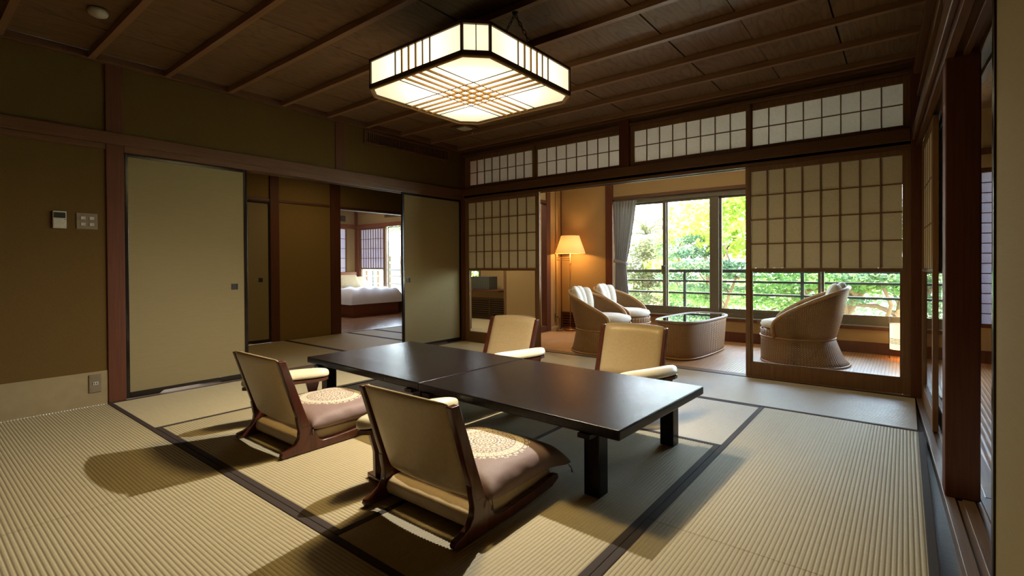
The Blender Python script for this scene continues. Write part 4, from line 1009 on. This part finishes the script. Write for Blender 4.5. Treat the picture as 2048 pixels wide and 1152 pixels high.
# ---- wicker furniture
def uvmesh(name, mat, nu, nv, fn, per, parent, sub=0, thick=0.0):
    """surface grid with UVs in metres; fn(u in 0..1, v in 0..1)"""
    mb = MB(); mb.grid(nu, nv, lambda i, j: fn(i / nu, j / nv)); me = mb.mesh(name, mat, True, recalc=False)
    uv = me.uv_layers.new(name='uv'); w = nu + 1
    for p in me.polygons:
        for li in p.loop_indices:
            vi = me.loops[li].vertex_index; i, j = vi % w, vi // w
            uv.data[li].uv = (i / nu * per[0], j / nv * per[1])
    o = bpy.data.objects.new(name, me); COL.objects.link(o); o.parent = parent
    if thick:
        s = o.modifiers.new('solid', 'SOLIDIFY'); s.thickness = thick; s.offset = 0
    return o
def rim_h(a, back, front):
    """a angle from facing direction (0 = front); height of tub rim"""
    t = (1 - math.cos(a)) / 2; t = max(0, (t - 0.22) / 0.78)
    return front + (back - front) * t ** 0.75
def wicker_chair(label, loc, rz, mat, R0=0.34, R1=0.275, Rt=0.37, hb=0.69, group=None, lightbase=None):
    c = thing('wicker_chair', label, 'wicker armchair', loc, rz, group)
    zw = 0.26
    # flared base
    def Rw(a): return R1 + (0.335 - R1) * max(0.0, (1 + math.cos(a)) / 2) ** 0.8
    def base(u, v):
        a = (u + 0.0) * 2 * PI; rb = 0.335 + (R0 - 0.335) * (1 - math.cos(a)) / 2; r = rb + (Rw(a) - rb) * (v ** 0.65); return (r * math.cos(a), r * math.sin(a) * 1.02, 0.008 + v * (zw - 0.008))
    uvmesh('base', lightbase or mat, 56, 6, base, (2 * PI * 0.31, zw), c, thick=0.012)
    # tub: open at the front between +-open angle
    op = 0.98
    def tub(u, v):
        a = op + u * (2 * PI - 2 * op); h = rim_h(a, hb, 0.40); z = zw + v * (h - zw)
        k_ = (z - zw) / (0.69 - zw); r = Rw(a) + (Rt - Rw(a)) * k_ ** 0.8
        return (r * math.cos(a), r * math.sin(a), z)
    uvmesh('shell', mat, 64, 14, tub, (2 * PI * 0.33, 0.35), c, thick=0.012)
    # front apron under the seat
    def apron(u, v):
        a = -op + u * 2 * op; return ((Rw(a) + 0.004 * v) * math.cos(a), (Rw(a) + 0.004 * v) * math.sin(a), zw + v * 0.07)
    uvmesh('apron', mat, 12, 3, apron, (0.35, 0.08), c, thick=0.012)
    path = []
    for i in range(65):
        p = Vector(tub(i / 64, 1)); path.append(p)
    d0 = Vector(tub(0, 0.1)); d1 = Vector(tub(1, 0.1))
    a0 = [Vector(tub(0, q)) + Vector((0.012, 0, 0)) for q in (0.0, 0.4, 0.8)]; a1 = [Vector(tub(1, q)) + Vector((0.012, 0, 0)) for q in (0.8, 0.4, 0.0)]
    MB().tube(a0 + path + a1, 0.019, 8).obj('rim', M['cane'], c, smooth=True)
    MB().tube([Vector(base(i / 40, 0)) for i in range(40)], 0.012, 6, closed=True).obj('base_ring', M['cane'], c, smooth=True)
    MB().tube([((Rw(2 * PI * i / 40) + .010) * math.cos(2 * PI * i / 40), (Rw(2 * PI * i / 40) + .010) * math.sin(2 * PI * i / 40), zw) for i in range(40)], 0.008, 6, closed=True).obj('waist_ring', M['cane'], c, smooth=True)
    MB().lathe([(0.26, 0.285), (0.29, 0.30), (0.295, 0.325), (0.28, 0.335)], 32, c=(0.02, 0)).obj('seat_frame', M['cane'], c, smooth=True)
    MB().lathe([(0.24, 0.335), (0.285, 0.345), (0.300, 0.375), (0.285, 0.405), (0.20, 0.425), (0.05, 0.43)], 36, c=(0.045, 0)).obj('seat_cushion', M['white_cloth'], c, smooth=True)
    # back cushion in three puffs
    for q, (ang, hh) in enumerate(((PI - 0.52, 0.0), (PI - 0.17, 0.02), (PI + 0.17, 0.02), (PI + 0.52, 0.0))):
        mb = MB(); n, m = 12, 10
        for j in range(n + 1):
            v = j / n; z = 0.40 + v * (hb - 0.40 + 0.035 + hh); w_ = (math.sin(min(1, max(0.02, v)) * PI * 0.98 + 0.02)) ** 0.45
            for i in range(m):
                t = 2 * PI * i / m; rr = R1 - 0.045 + (Rt - R1) * (z - zw) / 0.43
                lx_, ly_ = 0.072 * w_ * math.cos(t), 0.098 * w_ ** 0.5 * math.sin(t)
                bx_ = (rr + lx_ - 0.02); a = ang + ly_ / max(rr, .1)
                mb.v.append((bx_ * math.cos(a), bx_ * math.sin(a), z))
        for j in range(n):
            for i in range(m):
                l = (i + 1) % m; mb.f.append((j * m + i, j * m + l, (j + 1) * m + l, (j + 1) * m + i))
        mb.f.append(tuple(range(m))); mb.f.append(tuple(n * m + i for i in range(m)))
        mb.obj('back_cushion', M['white_cloth'], c, smooth=True, sub=1)
    return c
GW = 'wicker armchairs in the window alcove'
wicker_chair('wicker tub chair nearest the room, in front of the floor lamp', (1.82, 0.42, 0), 0.10, M['wicker'], group=GW)
wicker_chair('wicker tub chair nearer the window, half behind the first one', (1.72, 1.20, 0), 0.05, M['wicker'], group=GW)
wicker_chair('lone wicker tub chair seen from behind through the right shoji glass', (3.74, 1.02, 0), PI + 0.12, M['wicker'], R0=0.44, R1=0.315, Rt=0.42, hb=0.76, group=GW)

# coffee table
ct = thing('coffee_table', 'oval wicker coffee table with glass top between the armchairs', 'coffee table', (2.720, 0.90, 0), -0.06)
def superell(a, hx, hy, e=0.60):
    c_, s_ = math.cos(a), math.sin(a)
    return (hx * math.copysign(abs(c_) ** e, c_), hy * math.copysign(abs(s_) ** e, s_))
def ctside(u, v):
    a = 2 * PI * u + PI / 2; k_ = 1 - 0.10 * (1 - v); x_, y_ = superell(a, 0.242 * k_, 0.600 * (1 - 0.05 * (1 - v))); return (x_, y_, 0.01 + v * 0.38)
uvmesh('body', M['wicker'], 72, 8, ctside, (3.0, 0.38), ct, thick=0.010)
MB().tube([(*superell(2 * PI * i / 72, 0.248, 0.606), 0.392) for i in range(72)], 0.016, 8, closed=True).obj('rim', M['wicker_lt'], ct, smooth=True)
MB().tube([(*superell(2 * PI * i / 72, 0.220, 0.572), 0.014) for i in range(72)], 0.010, 6, closed=True).obj('base_ring', M['cane'], ct, smooth=True)
MB().prism([superell(2 * PI * i / 48, 0.236, 0.594) for i in range(48)], 0.384, 0.390, 'z').obj('under_top', M['lacquer'], ct)
MB().prism([superell(2 * PI * i / 48, 0.232, 0.590) for i in range(48)], 0.3905, 0.3995, 'z').obj('glass_top', glass('table_glass', (0.5, 0.6, 0.55), 6.0), ct)

# ---- floor lamp
fl_ = thing('floor_lamp', 'brass floor lamp with cream tapered shade, glowing in alcove corner', 'floor lamp', (0.60, 1.72, 0))
MB().lathe([(0.108, 0.0), (0.114, 0.008), (0.112, 0.022), (0.096, 0.030), (0.03, 0.034), (0.018, 0.05)], 32).obj('base', M['brass'], fl_, smooth=True)
MB().tube([(0, 0, 0.03), (0, 0, 1.17)], 0.010, 10).obj('pole', M['brass'], fl_, smooth=True)
MB().lathe([(0.010, 1.00), (0.017, 1.005), (0.017, 1.02), (0.010, 1.03)], 12).obj('collar', M['brass'], fl_)
for z in (1.065, 1.10): MB().tube([(0, 0, z), (-0.10, -0.08, z), (-0.155, -0.14, z + 0.005)], 0.006, 8).obj('swing_arm', M['brass'], fl_)
MB().lathe([(0.232, 1.165), (0.138, 1.435)], 40, capb=False, capt=False).obj('lamp_shade', None, fl_, smooth=True)
sh_ = fl_.children[-1] if fl_.children[-1].name.startswith('lamp_shade') else [q for q in fl_.children if q.name.startswith('lamp_shade')][0]
shm = bpy.data.materials.new('lamp_shade_cloth'); nt, bs, out = nodes(shm)
d_ = N(nt, 'ShaderNodeBsdfDiffuse'); d_.inputs[0].default_value = (0.80, 0.60, 0.36, 1); t_ = N(nt, 'ShaderNodeBsdfTranslucent'); t_.inputs[0].default_value = (0.85, 0.58, 0.34, 1)
mx_ = N(nt, 'ShaderNodeMixShader'); mx_.inputs[0].default_value = 0.22; nt.links.new(d_.outputs[0], mx_.inputs[1]); nt.links.new(t_.outputs[0], mx_.inputs[2]); nt.links.new(mx_.outputs[0], out.inputs[0])
sh_.data.materials.clear(); sh_.data.materials.append(shm)
MB().lathe([(0.012, 1.20), (0.030, 1.24), (0.032, 1.28), (0.012, 1.32)], 14).obj('bulb', emit('bulb_glow', (1.0, 0.62, 0.22), 40.0), fl_, smooth=True)
lb_ = light('floor_lamp_bulb', 'POINT', (0.60, 1.72, 1.24), 17.0, (1.0, 0.52, 0.15), shadow_soft_size=0.05)
lc_ = tag(MB().tube([(0.375, 1.72, 0.185), (0.41, 1.70, 0.16), (0.45, 1.66, 0.07), (0.44, 1.60, 0.012), (0.47, 1.53, 0.006), (0.50, 1.50, 0.006), (0.52, 1.56, 0.006), (0.55, 1.585, 0.008)], 0.004, 6).obj('power_cord', M['cordm'], smooth=True), 'thin black lamp cord from outlet to floor lamp base', 'cord')

# ---- lantern at right
ln_ = thing('floor_lantern', 'glowing cylindrical paper floor lantern in a thin wire stand', 'lantern', (4.56, 1.74, 0))
MB().lathe([(0.088, 0.105), (0.088, 0.365)], 28, capb=False, capt=False).obj('paper_shade', emit('lantern_paper', (1.0, 0.66, 0.34), 2.0), ln_, smooth=True)
for z in (0.10, 0.17, 0.185, 0.20, 0.215, 0.37): MB().tube([(0.092 * math.cos(2 * PI * i / 28), 0.092 * math.sin(2 * PI * i / 28), z) for i in range(28)], 0.0032, 6, closed=True).obj('hoop', M['iron'], ln_)
for a in (0.2, 0.2 + 2 * PI / 3, 0.2 + 4 * PI / 3): MB().tube([(0.097 * math.cos(a - PI / 2), 0.097 * math.sin(a - PI / 2), 0.0), (0.097 * math.cos(a - PI / 2), 0.097 * math.sin(a - PI / 2), 0.41)], 0.0042, 6).obj('leg', M['iron'], ln_)
MB().tube([(0.097 * math.cos(0.2 - PI / 2), 0.097 * math.sin(0.2 - PI / 2), 0.40), (0.05, -0.05, 0.425), (0, 0, 0.43), (0.097 * math.cos(0.2 + 2 * PI / 3 - PI / 2), 0.097 * math.sin(0.2 + 2 * PI / 3 - PI / 2), 0.40)], 0.0042, 6).obj('handle', M['iron'], ln_)
light('lantern_bulb', 'POINT', (4.56, 1.74, 0.43), 2.2, (1.0, 0.55, 0.22), shadow_soft_size=0.05)

# ---- curtain
cu = thing('curtain', 'grey tied-back curtain at left end of the garden window', 'curtain', (0, 0, 0))
def cw2(z):  # left,right x at height
    if z > 1.0:
        t = (z - 1.0) / 0.92; return 1.225 + 0.035 * (1 - t), 1.425 + 0.165 * t ** 0.8
    t = (1.0 - z) / 0.66; return 1.26 - 0.02 * t, 1.425 + 0.06 * t
def curt(u, v):
    z = 0.335 + v * (1.915 - 0.335); a, b = cw2(z); amp = 0.022 if abs(z - 1.0) > 0.1 else 0.012
    return (a + (b - a) * u, Y - 0.06 + amp * math.sin(u * 2 * PI * 7.5 + 0.4 * math.sin(z * 3)), z)
uvmesh('cloth', M['curtain'], 120, 26, curt, (1, 1), cu, thick=0.003)
MB().tube([(1.25, Y - 0.05, 1.05), (1.26, Y - 0.095, 1.05), (1.34, Y - 0.105, 1.035), (1.43, Y - 0.09, 1.005), (1.44, Y - 0.03, 1.005)], [0.026] * 5, 8).obj('tie_band', M['curtain'], cu, smooth=True)

# ---- bed
bed = thing('bed', 'low wooden bed with white duvet seen through the far doorway', 'bed', (0, 0, 0))
B(-5.3, -3.74, 0.84, 1.93, 0.0, 0.27).obj('base', M['bedwood'], bed, bevel=0.006)
B(-5.28, -3.70, 0.81, 1.96, 0.0, 0.025).obj('plinth', M['bedwood'], bed)
B(-5.36, -5.30, 0.78, 1.98, 0.0, 0.86).obj('headboard', M['bedwood'], bed, bevel=0.006)
n = 40; mb = MB(); rr_ = random.Random(3)
ph = [(rr_.uniform(8, 26), rr_.uniform(8, 26), rr_.uniform(0, 6), rr_.uniform(.003, .009)) for _ in range(9)]
def duv(i, j):
    u, v = i / n, j / n; x_ = -5.15 + u * 1.50; y_ = 0.72 + v * 1.32
    eu = min(1, (1 - u) / 0.13); ev = min(1, min(v, 1 - v) / 0.13)
    e = min(eu, ev); z = 0.25 + 0.29 * math.sin(e * PI / 2) ** 0.6
    for a, b, c_, d_ in ph: z += d_ * math.sin(a * x_ + b * y_ + c_) * e
    return (x_, y_, z)
mb.grid(n, n, duv); mb.obj('duvet', M['linen'], bed, smooth=True, sub=1)
B(-5.28, -3.80, 0.88, 1.88, 0.27, 0.44).obj('mattress', M['linen'], bed, bevel=0.03)
def pillow(name, label, loc, rot, sx, sy, sz):
    p = thing(name, label, 'pillow', loc, 0, 'straw-coloured pillows')
    n = 16; mb = MB()
    def pt(i, j, s):
        u, v = -1 + 2 * i / n, -1 + 2 * j / n; t = max(0, (1 - u ** 4) * (1 - v ** 4)) ** 0.5
        pin = 1 - 0.06 * (1 - abs(u) * abs(v))
        return (u * sx * pin, v * sy * pin, s * sz * t)
    mb.grid(n, n, lambda i, j: pt(i, j, 1)); mb.grid(n, n, lambda i, j: pt(i, j, -1)); o = mb.obj('cover', M['gold'], p, smooth=True)
    p.rotation_euler = rot; return p
pillow('pillow', 'larger straw-coloured pillow standing on the bed', (-4.62, 1.30, 0.67), (0.0, PI / 2 - 0.7, 0.0), 0.17, 0.28, 0.07)
pillow('pillow', 'smaller straw-coloured pillow behind, nearer the window', (-4.80, 1.72, 0.64), (0.0, PI / 2 - 0.7, 0.1), 0.15, 0.20, 0.06)
bl = thing('bedside_light', 'small glowing bedside light panel above the bed head', 'lamp', (-5.24, 1.62, 0.62))
B(0, 0.03, -0.22, 0.22, 0.03, 0.15).obj('shade', emit('bedside_glow', (1.0, 0.75, 0.5), 1.1), bl)
B(-0.05, 0.04, -0.24, 0.24, 0.0, 0.03).obj('bracket', M['bedwood'], bl)

# ================================================================== OUTSIDE
gr = struct('ground', B(-60, 60, 2.2, 90, -1.2, -1.0), M['ground'], 'sunlit pale garden ground beyond the balcony', 'ground')
struct('balcony_floor', B(-8, 8, 2.09, 3.0, -0.25, -0.02), M['concrete'], 'narrow concrete balcony outside the window', 'balcony')
struct('balcony_kerb', B(-8, 8, 2.74, 2.86, -0.02, 0.30), M['concrete'], 'low grey concrete kerb under the balcony railing', 'kerb')
struct('eaves', B(-8, 8, 2.1, 3.7, 2.70, 2.85), M['whitewall'], 'unseen eaves, made deep to keep sun off the balcony kerb', 'eaves')  # out of view, deepened so that the sun misses the kerb
rlg = thing('balcony_railing', 'dark green horizontal bar railing outside the long window', 'railing', (0, 2.80, 0))
for i_, (z, h_) in enumerate(((0.868, 0.048), (0.725, 0.030), (0.545, 0.030))): B(-8, 8, -0.02, 0.02, z, z + h_).obj('rail', M['rail'], rlg)
pm_ = B(-0.02, 0.02, -0.018, 0.018, 0.30, 0.90).mesh('baluster', M['rail'])
x = 1.97 - 1.56 * 6
while x < 8: inst(pm_, 'baluster', rlg, (x, 0, 0)); x += 1.56

def leaves(name, mat, clusters, size, parent, seed):
    r = random.Random(seed); mb = MB()
    for (cx, cyy, cz, rx, ry, rz, n) in clusters:
        for _ in range(n):
            while True:
                a, b, c = r.uniform(-1, 1), r.uniform(-1, 1), r.uniform(-1, 1)
                if a * a + b * b + c * c < 1: break
            p = Vector((cx + a * rx, cyy + b * ry, cz + c * rz)); s = size * r.uniform(0.6, 1.3)
            t = Vector((r.uniform(-1, 1), r.uniform(-1, 1), r.uniform(-.5, .5))).normalized(); nrm = Vector((r.uniform(-1, 1), r.uniform(-1, 1), r.uniform(-.2, 1))).normalized()
            u = t.cross(nrm).normalized(); b_ = len(mb.v)
            mb.v += [tuple(p - t * s), tuple(p + u * s * 0.45), tuple(p + t * s), tuple(p - u * s * 0.45)]; mb.f.append((b_, b_ + 1, b_ + 2, b_ + 3))
    o = mb.obj('foliage', mat, parent, recalc=False); o['kind'] = 'stuff'; return o
def tree(name, label, base, height, mat, clus, size, seed, trunk_r=0.09, branches=6, lean=(0, 0), bark=None):
    r = random.Random(seed); t = thing(name, label, 'tree', (base[0], base[1], -1.0)); top = Vector((lean[0], lean[1], height))
    path = [Vector((0, 0, 0)).lerp(top, k / 7) + Vector((0.10 * math.sin(k * 1.7 + seed), 0.08 * math.cos(k * 1.3 + seed), 0)) * (1 if k else 0) for k in range(8)]
    MB().tube(path, [trunk_r * (1 - 0.10 * k) for k in range(8)], 8).obj('trunk', bark or M['bark'], t, smooth=True)
    cl = [(c[0] - base[0], c[1] - base[1], c[2] + 1.0) + tuple(c[3:]) for c in clus]
    for k in range(branches):
        p = path[2 + k % 5]; c = cl[k % len(cl)]; e = Vector(c[:3]); m = (p + e) / 2 + Vector((r.uniform(-.25, .25), r.uniform(-.2, .2), r.uniform(-.25, .15)))
        MB().tube([p, p.lerp(m, .5) + Vector((0, 0, r.uniform(-.1, .1))), m, m.lerp(e, .5) + Vector((0, 0, r.uniform(-.1, .15))), e], [trunk_r * .55, trunk_r * .45, trunk_r * .35, trunk_r * .25, trunk_r * .12], 6).obj('branch', bark or M['bark'], t, smooth=True)
    leaves('foliage', mat, cl, size, t, seed); return t
# direction helper: ground point along the camera ray through pixel (u,v) at world distance y
OC = Vector((4.5933, -4.7503, 1.0))
def at(u, v, yy):
    d = Fv + Rv * ((u - 1024.79) / F_PX) + Uv * ((537.32 - v) / F_PX); return OC + d * ((yy - OC.y) / d.y)
def cl(u, v, yy, rx, ry, rz, n): p = at(u, v, yy); return (p.x, p.y, p.z, rx, ry, rz, n)
p = at(1420, 600, 7.5)
tree('maple_tree', 'broad yellow-green tree filling the middle of the long window', (p.x, p.y), 3.8, M['leaf_y'],
     [cl(1440, 430, 7.0, 1.0, .6, .5, 420), cl(1470, 480, 6.5, .8, .5, .4, 380), cl(1390, 430, 8, .9, .6, .35, 220), cl(1360, 470, 8, .7, .5, .25, 150), cl(1500, 400, 7, .9, .6, .6, 500), cl(1330, 530, 8.5, .6, .5, .22, 120)], 0.105, 11, 0.07)
p = at(1460, 640, 6.0)
tree('layered_tree', 'blue-green layered tree standing just beyond the railing', (p.x, p.y), 2.4, M['leaf_b'],
     [cl(1380, 505, 6.5, .75, .5, .14, 900), cl(1410, 530, 6.0, .8, .5, .12, 900), cl(1400, 480, 7, .6, .5, .12, 520), cl(1460, 545, 6, .6, .5, .13, 600), cl(1350, 555, 6.4, .5, .4, .12, 400), cl(1420, 575, 6.2, .7, .4, .1, 380)], 0.05, 12, 0.05, 6)
p = at(1295, 640, 9.0)
tree('bushy_tree', 'dark rounded olive tree left in the long window', (p.x, p.y), 2.6, M['leaf_o'],
     [cl(1290, 500, 9, .55, .5, .35, 900), cl(1270, 540, 8.5, .5, .4, .4, 700), cl(1305, 560, 9, .7, .5, .35, 900), cl(1290, 595, 8.5, .8, .5, .3, 700)], 0.06, 13, 0.09, 4)
p = at(1660, 640, 6.0)
tree('branching_tree', 'tree with curving bare branches behind the lone wicker chair', (p.x, p.y), 3.3, M['leaf_g'],
     [cl(1600, 560, 6, .9, .5, .18, 800), cl(1700, 560, 5.5, .8, .5, .16, 800), cl(1760, 565, 5.5, .6, .5, .2, 600), cl(1560, 590, 6.5, .8, .5, .25, 800), cl(1640, 545, 6.5, 1.0, .5, .2, 700), cl(1650, 480, 6.5, 1.3, .7, .6, 1500), cl(1790, 500, 6, 1.0, .7, .8, 1200), cl(1540, 620, 7, .8, .5, .15, 400)], 0.055, 14, 0.12, 8, lean=(0.9, 0.3))
p = at(1720, 640, 5.6)
tree('leaning_tree', 'leaning tree with forked trunk near the lantern end of the window', (p.x, p.y), 2.6, M['leaf_b'],
     [cl(1740, 550, 5.2, .6, .4, .12, 420), cl(1690, 600, 5.4, .4, .4, .08, 160), cl(1880, 570, 6, .7, .5, .5, 900), cl(1800, 620, 7, .9, .5, .2, 400)], 0.05, 15, 0.09, 7, lean=(1.0, 0.2))
p = at(1365, 640, 8.0)
tree('thin_tree', 'thin-trunked young tree behind the coffee table in the window', (p.x, p.y), 3.4, M['leaf_g'],
     [cl(1340, 500, 8.0, .5, .4, .3, 330), cl(1440, 600, 7.5, .8, .5, .2, 420), cl(1360, 585, 7.5, .8, .5, .22, 500), cl(1480, 450, 8, .8, .5, .5, 350)], 0.06, 16, 0.045, 4)
# palm
p = at(1322, 640, 12.0)
pt_ = thing('palm_tree', 'tall red-brown palm trunk with arching fronds, far left of window', 'tree', (p.x, p.y, -1.0))
MB().tube([(0, 0, 0), (0.05, 0, 2), (0, 0.05, 4), (0.05, 0, 6.4)], [0.28, 0.24, 0.22, 0.2], 12).obj('trunk', M['palmbark'], pt_, smooth=True)
p2 = at(1292, 470, 11.0) - Vector((p.x, p.y, -1.0))
MB().tube([(p2.x, p2.y, 0), (p2.x + .05, p2.y, 1.4), (p2.x, p2.y, p2.z)], [0.22, 0.2, 0.18], 10).obj('second_trunk', M['palmbark'], pt_, smooth=True)
rr_ = random.Random(5)
for k in range(22):
    a = 2 * PI * k / 22 + rr_.uniform(-.1, .1); el = rr_.uniform(0.2, 1.25); mb = MB(); L_ = 1.35
    q = Vector((p2.x, p2.y, p2.z)); hd = Vector((math.cos(a), math.sin(a), 0)); prev = q.copy(); pts = [q.copy()]
    for s in range(9):
        e2 = el - s * 0.19; q = q + (hd * math.cos(e2) + Vector((0, 0, 1)) * math.sin(e2)) * L_ / 9; pts.append(q.copy())
    side = hd.cross(Vector((0, 0, 1)))
    mb.tube(pts, 0.012, 4)
    for s in range(1, 9):
        for sg in (-1, 1):
            for o_ in (0, .5):
                b0 = pts[s].lerp(pts[min(s + 1, 9)], o_); tip = b0 + side * sg * (0.30 - 0.02 * s) + (pts[min(s + 1, 9)] - pts[s]) * 1.4 + Vector((0, 0, -0.08)); i0 = len(mb.v)
                mb.v += [tuple(b0), tuple(b0 + (pts[min(s + 1, 9)] - pts[s]) * 0.25), tuple(tip)]; mb.f.append((i0, i0 + 1, i0 + 2))
    mb.obj('frond', M['leaf_o'], pt_, recalc=False)
# background thickets
for k, (u, v, yy, rx, rz, n, mt, lb) in enumerate(((1300, 600, 16, 3.2, 0.9, 2200, 'leaf_g', 'distant green thicket behind the palm trunk'), (1430, 590, 21, 3.5, 1.2, 2400, 'leaf_g', 'distant green thicket low in the middle of the window'), (1600, 560, 25, 6, 2.9, 3600, 'leaf_g', 'distant green thicket behind the lone wicker chair'), (1800, 540, 18, 5, 3.0, 3000, 'leaf_o', 'distant dark thicket at right end of the window'), (1450, 400, 27, 6, 3.2, 2000, 'leaf_y', 'distant sunlit treetops high in the window'), (786, 445, 26, 4, 1.0, 1600, 'leaf_g', 'distant treetops above the neighbouring roof'), (952, 550, 12, 2.0, 0.9, 900, 'leaf_g', 'green shrub outside the tiny nook window'))):
    q = at(u, v, yy); t = thing('thicket', lb, 'shrubs', (q.x, q.y, -1.0))
    leaves('foliage', M[mt], [(0, 0, q.z + 1.0, rx, 1.2, rz, n)], 0.14 if yy > 10 else 0.08, t, 40 + k)
    MB().tube([(0, 0, 0), (0.1, 0, (q.z + 1) * .6), (0, 0, q.z + 1)], [0.08, 0.06, 0.03], 6).obj('stem', M['bark'], t)
# neighbouring wing seen through the bedroom window
q0 = at(770, 513, 9.0); q1 = at(812, 513, 9.0)
nbx0, nbx1 = q0.x - 2.5, q1.x + 2.5
nb = thing('neighbour_building', 'white low building wing beyond the bedroom window', 'building', (0, 0, 0))
MB().prism([(8.6, q0.z), (8.6, q0.z + 0.12), (11.6, q0.z + 1.15), (11.6, q0.z + 1.0)], nbx0, nbx1, 'x').obj('roof', M['rooftile'], nb)
B(nbx0 + .3, nbx1 - .3, 10.2, 10.4, -1.0, q0.z + 0.5).obj('wall', M['whitewall'], nb)
B(nbx0, nbx1, 8.95, 9.05, q0.z - 0.32, q0.z - 0.22).obj('beam', M['alu'], nb)
for k in range(8): B(nbx0 + 0.2 + k * 0.85, nbx0 + 0.30 + k * 0.85, 8.95, 9.05, -1.0, q0.z + 0.02).obj('post', M['bark'], nb)
